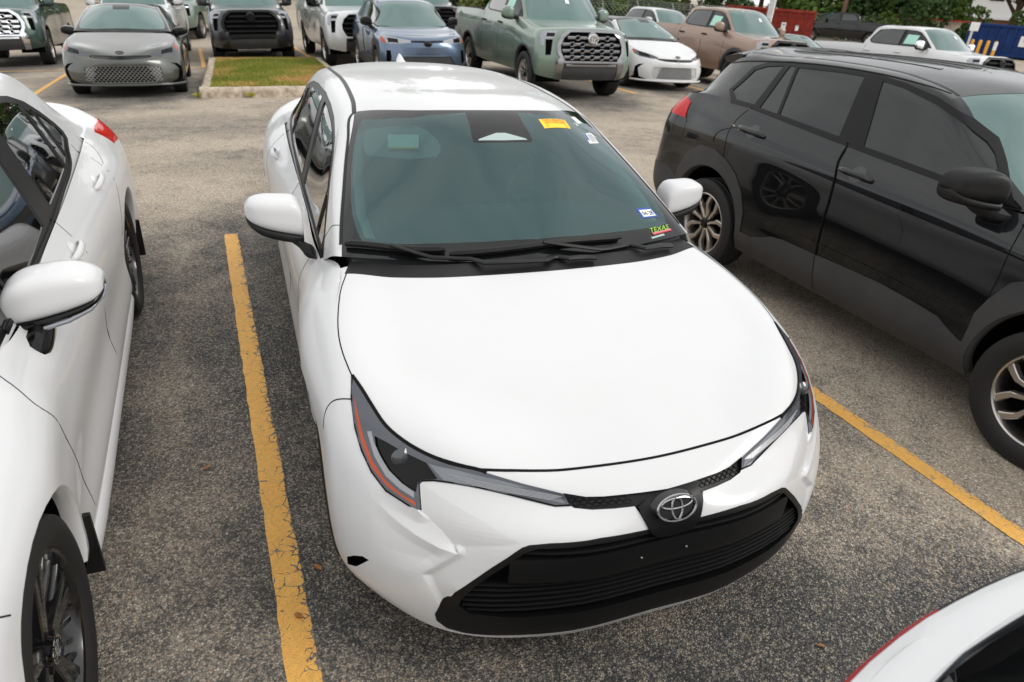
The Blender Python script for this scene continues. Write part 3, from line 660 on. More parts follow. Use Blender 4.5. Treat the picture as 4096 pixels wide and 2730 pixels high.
# ---------------------------------------------------------------- car parts
WH = {}
def wheel_meshes(style, r, w):
    key = (style, r, w)
    if key in WH: return WH[key]
    rr = {'alloy_black': .745, 'alloy_split': .69, 'alloy_six': .64, 'alloy_ten': .70}[style]*r
    h = w/2; T = MB()
    prof = [(h*.80, rr-.004), (h*.93, rr+.012), (h*1.0, rr+(r-rr)*.45), (h*.97, rr+(r-rr)*.72), (h*.90, r*.982), (h*.78, r*.996)]
    gr = []
    for a in (.62, .55, .24, .16, -.16, -.24, -.55, -.62): gr.append(a)
    tp = [(h*.66, r*.999), (h*.62, r*.978), (h*.54, r*.978), (h*.50, r), (h*.24, r), (h*.20, r*.978), (h*.12, r*.978), (h*.08, r)]
    full = prof+tp; full = full+[(-a, b) for a, b in full[::-1]]
    T.lathe(full, 56, closed=False)
    tme = mesh('tyre', T.V, T.F); tme.set_sharp_from_angle(angle=R(40))
    tme.materials.append(M['rubber'])
    Bm = MB(); Bm.lathe([(h*.80, rr+.002), (h*.84, rr-.006), (h*.80, rr-.014), (h*.62, rr-.022), (-h*.6, rr-.035), (-h*.8, rr)], 56)
    dm = MB(); dm.lathe([(h*.10, .001), (h*.12, rr*.30), (h*.05, rr*.34), (h*.05, rr*.80), (-h*.1, rr*.80), (-h*.1, rr*.9), (-h*.15, rr*.95)], 40)
    hub = r*.20
    def spoke(mb_, q0, q1, r0, r1, w0, w1, x0, x1, dep=.03, bend=0., tip=0.):
        secs = []
        for i in range(6):
            t_ = i/5; q = q0+(q1-q0)*t_; rad = r0+(r1-r0)*t_; wd = w0+(w1-w0)*t_; xx = x0+(x1-x0)*t_+bend*math.sin(math.pi*t_)
            c_, s_ = math.cos(q), math.sin(q); e = (-s_, c_)
            sec = []
            for (a, b) in ((-.5, -dep), (-.42, -.004), (-.30, 0), (.30, 0), (.42, -.004), (.5, -dep)):
                sec.append((xx+b, rad*c_+e[0]*a*wd, rad*s_+e[1]*a*wd))
            secs.append(sec)
        V = [p for s_ in secs for p in s_]; F = [(i*6+j, i*6+j+1, i*6+7+j, i*6+6+j) for i in range(5) for j in range(5)]+[(30, 31, 32, 33, 34, 35), (5, 4, 3, 2, 1, 0)]
        mb_.add(V, F)
    X = h*.74
    if style == 'alloy_black':
        nf = 5; SP = [(s_*.10, s_*.13, hub*.62, rr-.012, .040, .034, X-.012, X, .035) for s_ in (-1, 1)]+[(s_*.48, s_*.50, hub*.55, rr-.012, .026, .022, X-.035, X-.012, .03) for s_ in (-1, 1)]+[(s_*.16, s_*.34, rr*.52, rr-.014, .018, .016, X-.02, X-.006, .02) for s_ in (-1, 1)]
    elif style == 'alloy_split':
        nf = 5; SP = [(s_*.30, s_*.36, hub*.45, rr*.66, .020, .034, X-.016, X-.004, .03) for s_ in (-1, 1)]+[(s_*.36, s_*.17, rr*.62, rr-.008, .038, .050, X-.004, X-.002, .03) for s_ in (-1, 1)]
    elif style == 'alloy_six': nf = 6; SP = [(s_*.12, s_*.22, hub*.6, rr-.01, .05, .045, X-.03, X-.01, .04) for s_ in (-1, 1)]
    else: nf = 10; SP = [(0, .03, hub*.5, rr-.008, .032, .026, X-.02, X-.004, .03)]
    Sp = []
    for p in SP: mb = MB(); spoke(mb, *p); Sp.append(mb)
    Sp = (nf, Sp)
    Hm = MB(); Hm.lathe([(X+.002, .001), (X+.002, hub*.36), (X-.002, hub*.44), (X-.014, hub*.60), (X-.03, hub*.95), (X-.05, hub*1.02)], 28)
    Nm = MB()
    for k in range(5):
        q = 2*math.pi*k/5+.2; Nm.lathe([(X-.006, .0008), (X-.007, .009), (X-.03, .0105)], 8, c=(0, hub*.72*math.cos(q), hub*.72*math.sin(q)))
    WH[key] = (tme, Bm, dm, Sp, Hm, Nm); return WH[key]
def wheel(parent, x, y, r, w, style, rim, cap='gloss_black', badge=False, full=True, steer=0., near=False):
    tme, Bm, dm, Sp, Hm, Nm = wheel_meshes(style, r, w)
    key = (style, r, w, rim, cap)
    if key not in WH:
        def mk(n_, mb, m_):
            me = mesh(n_, mb.V, mb.F); me.set_sharp_from_angle(angle=R(35)); me.materials.append(M[m_]); return me
        nf, sl = Sp; al = MB()
        for k in range(nf):
            q = 2*math.pi*k/nf; c_, s_ = math.cos(q), math.sin(q)
            for mb in sl: al.add([(p[0], p[1]*c_-p[2]*s_, p[1]*s_+p[2]*c_) for p in mb.V], mb.F)
        WH[key] = [(nf, [mk('spoke', mb, rim) for mb in sl], mk('spokes', al, rim)), mk('rim', Bm, 'brushed' if rim in ('spoke_face',) else rim), mk('brake_disc', dm, 'void_black'), mk('hub_cap', Hm, cap), mk('lug_nut', Nm, 'chrome' if cap != 'gloss_black' else 'satin_black')]
    ms = WH[key]
    o = link('wheel', ms[1], parent); o.location = (x, y, r); o.rotation_euler = (0, 0, (math.pi if x < 0 else 0)+steer)
    link('tyre', tme, o); nf, sl, al = ms[0]
    if near:
        for k in range(nf):
            for me in sl: q = link('spoke', me, o); q.rotation_euler = (2*math.pi*k/nf, 0, 0)
    else: link('spokes', al, o)['kind'] = 'stuff'
    if full: link('brake_disc', ms[2], o); link('hub_cap', ms[3], o); link('lug_nuts', ms[4], o)['kind'] = 'stuff'
    if badge:
        b = MB(); X = w/2*.74+.0035; emblem_curves(b, .040*r/.34, .027*r/.34, .0016, lambda u, v: (X, u, v)); b.build('wheel_badge', 'chrome', o)
    return o
def emblem_curves(mb, a, b, t, f):
    """outer oval, upright oval and cross oval"""
    for (cu, cv, ea, eb) in ((0, 0, a, b), (0, 0, a*.27, b*.86), (0, b*.36, a*.80, b*.42)):
        pts = [f(cu+ea*math.cos(2*math.pi*i/36), cv+eb*math.sin(2*math.pi*i/36)) for i in range(37)]
        mb.tube(pts, t*(1.25 if ea == a else 1.), 6, cap=False)
def rrect(yc, z0, z1, dep, back=.35, n=14, ex=2.8):
    zc, hz = (z0+z1)/2, (z1-z0)/2; out = []
    for i in range(n):
        q = 2*math.pi*i/n; c, s_ = math.cos(q), math.sin(q)
        cy = math.copysign(abs(c)**(2/ex), c); sz = math.copysign(abs(s_)**(2/ex), s_)
        out.append((yc+(dep*cy if c < 0 else dep*back*cy), zc+hz*sz))
    return out
def mirror(root, sd, secs, cap, base, foot, strip=None):
    """secs: (x, yc, z bottom, z split, z top, depth)"""
    lo = [[(sd*x, p[0], p[1]) for p in rrect(yc, zb, zw+.012, dp*.93, ex=3.4)] for (x, yc, zb, zw, zt, dp) in secs]
    hi = [[(sd*x, p[0], p[1]) for p in rrect(yc, zw, zt, dp, ex=4.4)] for (x, yc, zb, zw, zt, dp) in secs]
    V, F = loft(lo, 3); o = part('wing_mirror', V, F, base, root, auto=50)
    V, F = loft(hi, 3); part('mirror_cap', V, F, cap, o, auto=50)
    V, F = loft([[(sd*p[0], p[1], p[2]) for p in s_] for s_ in foot], 3); part('mirror_arm', V, F, base, o, auto=50)
    g = MB(); x0, x1 = secs[1][0], secs[-2][0]; s1, s2 = secs[1], secs[-2]
    yb = lambda q: q[1]+q[5]*.36
    g.add([(sd*x0, yb(s1), s1[2]+.02), (sd*x1, yb(s2), s2[2]+.02), (sd*x1, yb(s2), s2[4]-.02), (sd*x0, yb(s1), s1[4]-.02)], [(0, 1, 2, 3)])
    g.build('mirror_glass', 'chrome', o)
    if strip:
        b = MB(); b.tube([(sd*p[0], p[1], p[2]) for p in strip], .006, 6, flat=1.3); b.build('mirror_indicator', 'lamp_clear', o)
    return o
def handle(car, sd, p0, p1, m, out=.030, hgt=.030, cup='same'):
    """pull handle between two points on the flank, over a scooped cup"""
    a, na = car.proj((sd*p0[0], p0[1], p0[2]), (sd, 0, 0)); b, nb = car.proj((sd*p1[0], p1[1], p1[2]), (sd, 0, 0))
    secs = []; up = Vector((0, 0, 1))
    for i, (t_, o_, h_) in enumerate(((-.02, .0, .5), (.04, .55, .85), (.2, .92, 1), (.5, 1, 1), (.8, .92, 1), (.96, .55, .85), (1.02, 0., .5))):
        c = a.lerp(b, t_)+na.lerp(nb, t_)*(out*o_-.002); n = na.lerp(nb, t_).normalized(); e = n.cross((b-a).normalized()).normalized()
        secs.append([c+e*(hgt*.5*h_*math.cos(2*math.pi*k/8))+n*(.009*math.sin(2*math.pi*k/8)) for k in range(8)])
    V, F = loft(secs, 2); return part('door_handle', V, F, m, car.root, auto=60)
def cup(car, sd, p, m, ry=.042, rz=.036):
    V = []; F = []; n = 20; 
    for rg, dp in ((1., .0012), (.8, .0016), (.0, .002)):
        for k in range(n):
            q = 2*math.pi*k/n; l, nn = car.proj((sd*p[0], p[1]+ry*rg*math.cos(q), p[2]+rz*rg*math.sin(q)), (sd, 0, 0)); V.append(l+nn*dp)
    for i in range(2):
        for k in range(n): F.append((i*n+k, i*n+(k+1) % n, i*n+n+(k+1) % n, i*n+n+k))
    return part('handle_cup', V, F, m, car.root)
def decal(car, corners, m, parent, name, d, off=.0012, nu=6, nv=4, grow=0.):
    c = [Vector(p) for p in corners]; V = []
    for j in range(nv+1):
        for i in range(nu+1):
            u, v = i/nu, j/nv
            p = (c[3].lerp(c[2], u)).lerp(c[0].lerp(c[1], u), v); l, n = car.proj(p, d); V.append(l+n*off)
    F = [(j*(nu+1)+i, j*(nu+1)+i+1, (j+1)*(nu+1)+i+1, (j+1)*(nu+1)+i) for j in range(nv) for i in range(nu)]
    return part(name, V, F, m, parent)
def text_mesh(txt):
    cu = bpy.data.curves.new('t', 'FONT'); cu.body = txt; cu.resolution_u = 3; o = bpy.data.objects.new('t', cu); COL.objects.link(o)
    dg = bpy.context.evaluated_depsgraph_get(); me = bpy.data.meshes.new_from_object(o.evaluated_get(dg))
    V = [tuple(v.co) for v in me.vertices]; F = [tuple(p.vertices) for p in me.polygons]
    bpy.data.objects.remove(o); bpy.data.curves.remove(cu); bpy.data.meshes.remove(me)
    x0, x1 = min(v[0] for v in V), max(v[0] for v in V); y0, y1 = min(v[1] for v in V), max(v[1] for v in V)
    return [((v[0]-x0)/(x1-x0), (v[1]-y0)/max(y1-y0, 1e-6)) for v in V], F
def text_on(fn, txt, box, name, m, parent, sl=0.):
    """fn(u,v) -> point; box = u0,v0,u1,v1 in the carrier's unit square"""
    V, F = text_mesh(txt); u0, v0, u1, v1 = box
    return part(name, [fn(u0+(u1-u0)*(p[0]*(1-sl)+sl*p[1]), v0+(v1-v0)*p[1]) for p in V], F, m, parent, smooth=False)
def on_car(car, corners, d, off=.0025):
    c = [Vector(p) for p in corners]
    def f(u, v):
        l, n = car.proj((c[3].lerp(c[2], u)).lerp(c[0].lerp(c[1], u), v), d); return l+n*off
    return f
def mirx(P): return [(-p[0], p[1], p[2]) for p in P]
def sym_poly(P):
    """half outline from centre to centre, mirrored into a closed one"""
    return list(P)+[q for q in mirx(P)[::-1] if abs(q[0]) > 1e-6]
def underbody(root, w_, y0, y1, z=.20, m='void_black'):
    MB().box((0, (y0+y1)/2, z+.06), (2*w_, y1-y0, .12)).build('underbody', m, root)
mat('spoke_face', (.46, .43, .40), .28, .85, .5)

# ================================================================ the white sedan in the middle
dusty('white_paint_rough', (.78, .78, .78), .3, 0, .8, .2)
mat('visor', (.25, .28, .27), .8); mat('trim_pale', (.62, .66, .63), .8); mat('sticker_yellow', (.90, .58, .02), .5); mat('print_red', (.62, .05, .02), .6)
mat('sticker_white', (.80, .82, .82), .5); mat('sticker_blue', (.03, .07, .32), .5); mat('print_dark', (.02, .02, .03), .6)
mat('print_lime', (.35, .62, .05), .5); mat('print_crimson', (.55, .05, .06), .5); mat('print_grey', (.25, .27, .27), .6)
def hero():
    root = thing('sedan', 'white compact sedan in the middle with a wide black lower grille facing the camera', 'car', (0, 0, 0), 0, 'cars parked in the near row')
    c = Car(root, 10); hood, low, gh = shell(c, SEDAN); c.freeze()
    FD = (.45, -.75, .48); CAPF = (0, -1, 0)
    # --- bumper sculpting: facets pushed in behind the corner fin
    Q = [(.669, -.625, .692), (.624, -.673, .671), (.538, -.751, .636), (.481, -.80, .611), (.44, -.833, .594), (.517, -.815, .514), (.597, -.788, .428), (.65, -.76, .36), (.69, -.728, .454), (.599, -.765, .541), (.636, -.72, .593), (.68, -.667, .626)]
    P2 = [(.599, -.765, .541), (.64, -.737, .545), (.698, -.686, .565), (.755, -.622, .597), (.79, -.56, .63), (.86, -.52, .62), (.872, -.53, .46), (.81, -.626, .457), (.737, -.693, .453), (.69, -.728, .454)]
    def segd(p, A):
        return min(dseg(p, Vector(a), Vector(b)) for a, b in zip(A, A[1:]))
    def dseg(p, a, b):
        ab = b-a; t_ = max(0, min(1, (p-a).dot(ab)/max(ab.length_squared, 1e-9))); return (p-a-ab*t_).length
    LE = [(.68, -.667, .626), (.636, -.72, .593), (.599, -.765, .541), (.64, -.737, .545), (.698, -.686, .565), (.755, -.622, .597), (.79, -.56, .63), (.756, -.586, .648), (.704, -.643, .634)]
    D_ = (.45, -.88, .15); ia = c.cut('facet', Q, D_); ib = c.cut('fin', P2, D_, only=('body',)); ic = c.cut('ledge', LE, D_, only=('body', 'fin'))
    sel = [f for f in c.bm.faces if f[c.lay] in ia+ib+ic]; tri = bmesh.ops.triangulate(c.bm, faces=sel)['faces']
    bmesh.ops.subdivide_edges(c.bm, edges=list({e for f in tri for e in f.edges if e.calc_length() > .006}), cuts=4, use_grid_fill=True)
    dsp = {}
    for f in c.bm.faces:
        r_ = f[c.lay]
        if r_ not in ia+ib+ic: continue
        for v in f.verts:
            p = Vector((abs(v.co.x), v.co.y, v.co.z)); d3 = segd(p, Q[0:7]); q = min(1, d3/.17)
            if r_ in ia: am = -.024*q*min(1, segd(p, [Q[9], Q[8], Q[7]])/.020)
            elif r_ in ic: d1, d2 = segd(p, LE[0:3]), segd(p, LE[2:7]); am = -.024*q*d2/max(d1+d2, 1e-5)*min(1, segd(p, LE[6:9]+[LE[0]])/.035)
            else: d2 = segd(p, P2[0:5]); am = -.009*max(0, min(1, (.80-p.x)/.14))*min(1, d2/.03)*min(1, segd(p, P2[4:10])/.05)*min(1, segd(p, [P2[9], P2[0]])/.03)
            dsp[v] = min(am, dsp.get(v, 0.)) if r_ not in ia else min(am, dsp.get(v, 0.))
    nn = {v: c.nrm(v.co) for v in dsp}
    for v, am in dsp.items(): v.co += nn[v]*am
    for f in c.bm.faces: f[c.lay] = 0; f.smooth = True
    c.freeze()
    # --- outlines
    HL = [(.791, -.264, .843), (.773, -.323, .829), (.753, -.398, .808), (.73, -.47, .787), (.694, -.53, .772), (.646, -.587, .76), (.587, -.638, .751), (.511, -.68, .742), (.499, -.687, .737), (.404, -.729, .71), (.298, -.77, .683), (.286, -.792, .658), (.328, -.783, .658), (.431, -.739, .682), (.522, -.7, .701), (.593, -.664, .706), (.635, -.64, .704), (.663, -.625, .697), (.672, -.625, .688), (.679, -.666, .629), (.704, -.643, .634), (.756, -.586, .652), (.785, -.532, .683), (.802, -.476, .72), (.809, -.416, .759), (.805, -.336, .807)]
    AMB = [(.797, -.333, .814), (.802, -.399, .777), (.799, -.462, .735), (.783, -.525, .692), (.751, -.582, .663), (.716, -.623, .649), (.688, -.654, .637), (.687, -.648, .646), (.719, -.615, .656), (.753, -.569, .675), (.778, -.514, .707), (.791, -.453, .748), (.795, -.393, .785)]
    LED = [(.78, -.449, .762), (.772, -.51, .719), (.751, -.564, .685), (.72, -.606, .666), (.689, -.639, .655), (.687, -.631, .668), (.714, -.6, .68), (.741, -.559, .699), (.757, -.52, .723), (.768, -.482, .748), (.769, -.457, .766)]
    CH = [(.764, -.472, .76), (.737, -.504, .757), (.699, -.551, .749), (.646, -.604, .74), (.624, -.643, .709), (.663, -.623, .699), (.675, -.623, .689), (.682, -.634, .669), (.718, -.598, .679), (.749, -.554, .697), (.765, -.515, .721)]
    INN = [(.64, -.609, .738), (.571, -.654, .736), (.464, -.707, .719), (.314, -.766, .680), (.299, -.786, .662), (.43, -.736, .688), (.54, -.69, .706), (.61, -.653, .709)]
    LG = [(0, -.89, .598), (.085, -.887, .602), (.229, -.88, .606), (.368, -.854, .600), (.421, -.839, .593), (.440, -.836, .585), (.458, -.832, .57), (.517, -.815, .514), (.597, -.788, .428), (.644, -.765, .363), (.657, -.754, .313), (.651, -.752, .282), (.622, -.76, .249), (.57, -.782, .233), (.499, -.806, .226), (.35, -.841, .222), (.173, -.868, .228), (0, -.875, .232)]
    LGI = [(0, -.89, .586), (.25, -.88, .592), (.40, -.85, .584), (.435, -.839, .570), (.452, -.83, .553), (.512, -.818, .494), (.56, -.804, .442), (.59, -.79, .395), (.598, -.787, .365), (.57, -.79, .338), (.45, -.81, .322), (.25, -.85, .318), (0, -.87, .318)]
    UG = [(0, -.826, .677), (.087, -.818, .677), (.191, -.802, .675), (.24, -.789, .675), (.300, -.766, .684), (.288, -.79, .657), (.278, -.8, .653), (.231, -.818, .65), (.172, -.833, .652), (.113, -.845, .656), (.104, -.858, .642), (.084, -.887, .600), (.0, -.889, .597)]
    PL = [(0, -.84, .670), (.07, -.84, .669), (.105, -.848, .655), (.102, -.858, .641), (.084, -.884, .603), (.076, -.89, .588), (.05, -.893, .572), (0, -.893, .567)]
    HOOD = [(0, -.735, .72), (.086, -.731, .719), (.205, -.722, .719), (.32, -.712, .724), (.448, -.69, .732), (.511, -.679, .742), (.587, -.635, .751), (.646, -.585, .76), (.694, -.528, .772), (.73, -.468, .787), (.753, -.395, .808), (.773, -.32, .829), (.792, -.262, .845), (.799, -.215, .856), (.804, -.164, .869), (.805, -.105, .884), (.799, -.033, .902), (.785, .049, .922), (.763, .144, .944), (.741, .204, .96), (.718, .259, .974), (.577, .203, .971), (.424, .159, .974), (.262, .134, .978), (.09, .121, .981), (0, .119, .981)]
    c.cut('hood', sym_poly(HOOD), (0, 0, 1), (1,))
    c.cut('headlight', HL, FD)
    c.cut('headlight_reflector', CH, FD, only=('headlight',)); c.cut('indicator', AMB, FD, only=('headlight',)); c.cut('running_light', LED, FD, only=('headlight', 'headlight_reflector')); c.cut('lamp_lens', INN, FD, only=('headlight',))
    c.cut('upper_grille', sym_poly(UG), (0, -.9, .35), (1,))
    c.cut('lower_grille', sym_poly(LG), CAPF, (1,)); c.cut('grille_opening', sym_poly(LGI), CAPF, (1,), only=('lower_grille',))
    c.cut('emblem_plate', sym_poly(PL), (0, -.9, .3), (1,))
    c.cut('air_duct', [(.852, -.575, .425), (.868, -.549, .400), (.870, -.547, .366), (.849, -.585, .388), (.815, -.62, .440), (.83, -.6, .442)], (.75, -.65, 0))
    # glass
    c.by_grid('windscreen', gh, (0, 2), (0, 2))
    FR = [(0, .855, 1.40), (.20, .85, 1.395), (.345, .875, 1.382), (.48, .975, 1.365), (.529, 1.025, 1.350), (.559, .971, 1.32), (.594, .863, 1.269), (.629, .721, 1.204), (.655, .58, 1.142), (.665, .48, 1.097), (.663, .395, 1.062), (.650, .342, 1.036), (.575, .324, 1.033), (.411, .303, 1.033), (.20, .265, 1.04), (0, .245, 1.045)]
    c.cut('screen_glass', sym_poly(FR), (0, -.55, .83), (1,), only=('windscreen',))
    SE = [(0, .93, 1.41), (.118, .93, 1.41), (.122, .777, 1.382), (.133, .70, 1.333), (.132, .672, 1.323), (.115, .664, 1.32), (0, .664, 1.32)]
    c.cut('sensor_cover', sym_poly(SE), (0, -.55, .83), (1,), only=('screen_glass',))
    SW = [(0, .715, 1.347), (.02, .715, 1.347), (.105, .685, 1.331), (.11, .678, 1.328), (0, .674, 1.328)]
    c.cut('sensor_window', sym_poly(SW), (0, -.55, .83), (1,), only=('sensor_cover',))
    c.by_grid('roof', gh, (2, 5), (0, 2))
    DLO = [(.50, .930), (.585, 1.005), (.70, 1.095), (.86, 1.19), (1.05, 1.262), (1.24, 1.320), (1.4, 1.350), (1.63, 1.370), (1.95, 1.366), (2.2, 1.345), (2.42, 1.295), (2.62, 1.215), (2.76, 1.13), (2.80, 1.085), (2.74, 1.055), (2.4, 1.025), (2.07, .992), (1.71, .965), (1.3, .942), (.93, .926), (.62, .912), (.53, .912)]
    X = lambda P: [(.8, a, b) for a, b in P]
    c.cut('window_frame', X(DLO), (1, 0, 0))
    c.cut('front_window', X([(.80, .945), (.80, 1.115), (1.05, 1.235), (1.25, 1.293), (1.42, 1.325), (1.555, 1.338), (1.42, .975), (1.1, .957)]), (1, 0, 0), only=('window_frame',))
    c.cut('front_quarter_window', X([(.60, .945), (.60, .985), (.70, 1.055), (.775, 1.095), (.775, .945)]), (1, 0, 0), only=('window_frame',))
    c.cut('rear_window', X([(1.53, .985), (1.66, 1.342), (1.95, 1.338), (2.17, 1.318), (2.31, 1.285), (2.31, 1.045), (2.1, 1.02), (1.75, .998)]), (1, 0, 0), only=('window_frame',))
    c.cut('quarter_window', X([(2.345, 1.05), (2.345, 1.27), (2.5, 1.215), (2.66, 1.125), (2.68, 1.085)]), (1, 0, 0), only=('window_frame',))
    # panels on the flank
    c.arch(-.02, .335, .375); c.arch(2.70, .335, .372)
    c.cut('front_bumper', X([(-1, .1), (-.40, .1), (-.38, .40), (-.36, .60), (-.31, .70), (-.295, .776), (-.30, .80), (-.3355, .806), (-.40, 1.), (-1, 1.)]), (1, 0, 0), only=('body', 'hood'), mind=-.2)
    c.cut('front_door', X([(.42, .25), (.66, .25), (1.46, .25), (1.47, .60), (1.50, .93), (1.49, 1.0), (.62, .95), (.655, .875), (.655, .833), (.64, .74), (.55, .55)]), (1, 0, 0), only=('body',))
    c.cut('rear_door', X([(1.464, .25), (2.25, .25), (2.31, .45), (2.42, .70), (2.50, .85), (2.46, 1.05), (1.495, 1.0), (1.504, .93), (1.474, .60)]), (1, 0, 0), only=('body',))
    T = {'body': ('body', 'white_paint', 0, None), 'hood': ('hood', 'white_paint', 0, None), 'headlight': ('headlight', 'lamp_grey', .0015, None), 'headlight_reflector': ('reflector', 'lamp_dark', -.006, 'headlight'),
         'indicator': ('indicator_lens', 'amber_lens', .002, 'headlight'), 'running_light': ('running_light', 'lamp_led', .002, 'headlight'), 'lamp_lens': ('high_beam_lens', 'lamp_hi', .002, 'headlight'),
         'upper_grille': ('upper_grille', 'satin_black', -.010, None), 'lower_grille': ('lower_grille', 'grille_black', .001, None), 'grille_opening': ('grille_opening', 'void_black', -.035, 'lower_grille'),
         'emblem_plate': ('emblem_plate', 'satin_black', .006, None), 'air_duct': ('air_duct', 'void_black', -.02, None), 'windscreen': ('windscreen', 'frit', 0, None), 'screen_glass': ('glass', 'windscreen', 0, 'windscreen'),
         'sensor_cover': ('sensor_cover', 'frit', 0, 'windscreen'), 'sensor_window': ('sensor_window', 'sensor_glass', 0, 'windscreen'), 'roof': ('roof', 'white_paint', 0, None), 'window_frame': ('window_frame', 'satin_black', -.002, None),
         'front_window': ('front_window', 'side_glass', -.006, None), 'rear_window': ('rear_window', 'side_glass', -.006, None), 'quarter_window': ('quarter_window', 'side_glass', -.006, None), 'front_quarter_window': ('front_quarter_window', 'side_glass', -.006, None),
         'front_bumper': ('front_bumper', 'white_paint', 0, None), 'front_door': ('front_door', 'white_paint', 0, None), 'rear_door': ('rear_door', 'white_paint', 0, None)}
    mat('lamp_hi', (.15, .16, .18), .14, .4, 1.); mat('lens_glass', (.05, .055, .06), .06, 0, .6); mat('badge_black', (.004, .004, .004), .3, 0, .3); mat('grille_black', (.0065, .0065, .007), .40, spec=.25); mat('sensor_glass', (.33, .42, .40), .3, 0, 1.)
    ob = c.finish(T)
    ws = ob[('windscreen', 0)]; lgp = ob[('lower_grille', 0)]
    # --- gaps
    g = MB()
    c.ribbon([(p[0], p[1], p[2]) for p in HOOD[5:21]], (0, 0, 1), .004, .0006, joined=g, fit=4)
    c.ribbon([(-.52, -.675, .742), (-.448, -.69, .732), (-.32, -.712, .724), (-.205, -.722, .719), (0, -.735, .72), (.205, -.722, .719), (.32, -.712, .724), (.448, -.69, .732), (.52, -.675, .742)], (0, -.5, .8), .008, .0008, sides=(1,), joined=g)
    c.ribbon(HL[0:9], FD, .010, .0022, joined=g, fit=3, m='void_black')
    c.ribbon(HL[11:]+[HL[0]], FD, .005, .0022, joined=g, fit=1)
    c.ribbon([(.9, -.31, .70), (.862, -.295, .776), (.808, -.337, .806)], (1, 0, .3), .004, .0007, joined=g)
    c.ribbon([(.80, .62, .905), (.818, .655, .875), (.847, .656, .833), (.873, .64, .74), (.88, .55, .55), (.88, .45, .34)], (1, 0, 0), .004, .0007, joined=g)
    c.ribbon([(.80, 1.495, .95), (.86, 1.50, .85), (.88, 1.475, .60), (.88, 1.46, .27)], (1, 0, 0), .004, .0007, joined=g)
    c.ribbon([(.80, 2.46, 1.02), (.87, 2.5, .85), (.88, 2.42, .70), (.9, 2.33, .5)], (1, 0, 0), .004, .0007, joined=g)
    c.ribbon([(.715, .456, 1.069), (.745, .51, 1.045), (.758, .542, 1.009), (.765, .57, .985)], (1, -.2, .5), .003, .0007, joined=g)
    g.build('panel_gap', 'seam', root)['kind'] = 'stuff'
    c.ribbon([(.549, 1.118, 1.361), (.534, 1.232, 1.377), (.525, 1.373, 1.391), (.518, 1.519, 1.404), (.512, 1.711, 1.414), (.512, 1.95, 1.414), (.516, 2.2, 1.405), (.50, 2.55, 1.37)], (0, 0, 1), .020, .0014, name='roof_moulding', m='satin_black')
    c.ribbon([(.549, 1.12, 1.361), (.567, 1.10, 1.352), (.606, .933, 1.286), (.643, .777, 1.217), (.674, .632, 1.153), (.713, .452, 1.069), (.730, .36, 1.03)], (.3, -.5, .8), .012, .0014, name='screen_seal', m='satin_black')
    # --- windscreen base
    c.ribbon([(-.722, .262, .985), (-.577, .208, .975), (-.424, .166, .978), (-.262, .142, .981), (0, .128, .983), (.262, .142, .981), (.424, .166, .978), (.577, .208, .975), (.722, .262, .985)], (0, -.3, .9), .075, .001, sides=(1,), name='cowl_panel', m='plastic_black')
    for P, A in (([(-.713, .341, 1.025), (-.60, .308, 1.018), (-.507, .285, 1.014), (-.36, .262, 1.012)], [(-.56, .30, 1.018), (-.47, .262, 1.0), (-.33, .20, .985), (-.10, .140, .981), (.06, .150, .982), (.203, .133, .975)]),
                 ([(-.349, .241, 1.005), (-.185, .221, 1.007), (-.056, .217, 1.01), (.199, .239, 1.019), (.381, .262, 1.02)], [(.01, .225, 1.012), (.10, .215, 1.0), (.252, .205, .99), (.45, .212, .985), (.601, .212, .975)])):
        b = MB(); q = [c.proj(p, (0, -.5, .85)) for p in spl(P, 5)]; b.tube([l+n*.020 for l, n in q], [.006]+[.0105]*(len(q)-2)+[.006], 6, flat=1.3)
        b.tube([l+n*.008 for l, n in q], .004, 4)
        o = b.build('wiper', 'plastic_black', root)
        a = MB(); q = [c.proj(p, (0, -.5, .85)) for p in spl(A, 5)]; n_ = len(q); a.tube([l+n*(.030-.012*i/n_) for i, (l, n) in enumerate(q)], [.010+.006*i/n_ for i in range(n_)], 8, flat=.6); a.build('wiper_arm', 'plastic_black', o)
    # --- grille bars
    def bar(z, xl, hgt, proud, lo, nm='grille_slat', m='grille_black', dz=0.):
        n = 15; P = [(-xl+2*xl*i/(n-1), -.85, z-dz*(1-(2*i/(n-1)-1)**2)) for i in range(n)]
        mb = MB(); V = []; Q = []
        for p in P:
            l, _ = c.proj(p, (0, -1, 0)); nn = Vector((_.x*.8, _.y, 0)).normalized(); Q.append((l, nn))
        for l, nn in Q:
            for (a, b) in ((-1, lo), (-1, proud-.004), (-.6, proud), (.6, proud), (1, proud-.004), (1, lo)): V.append(l+nn*b+Vector((0, 0, hgt/2*a)))
        F = [(i*6+j, i*6+j+1, i*6+7+j, i*6+6+j) for i in range(n-1) for j in range(6-1)]
        mb.add(V, F); return mb.build(nm, m, lgp)
    bar(.563, .436, .009, -.006, -.035); bar(.498, .472, .088, -.002, -.034, 'plate_panel')
    for z, xl in ((.441, .553), (.422, .568), (.402, .580), (.382, .588), (.362, .590), (.343, .575)): bar(z, xl, .007, -.007, -.035)
    for x_ in (-.09, .06):
        b = MB(); l, n = c.proj((x_, -.9, .50), (0, -1, 0)); b.lathe([(0, .004), (-.003, .003), (-.003, .0005)], 10, 'y', (l.x, l.y-.0005, l.z)); b.build('plate_screw', 'brushed', lgp)
    # honeycomb cells in the slim upper grille
    hx = MB()
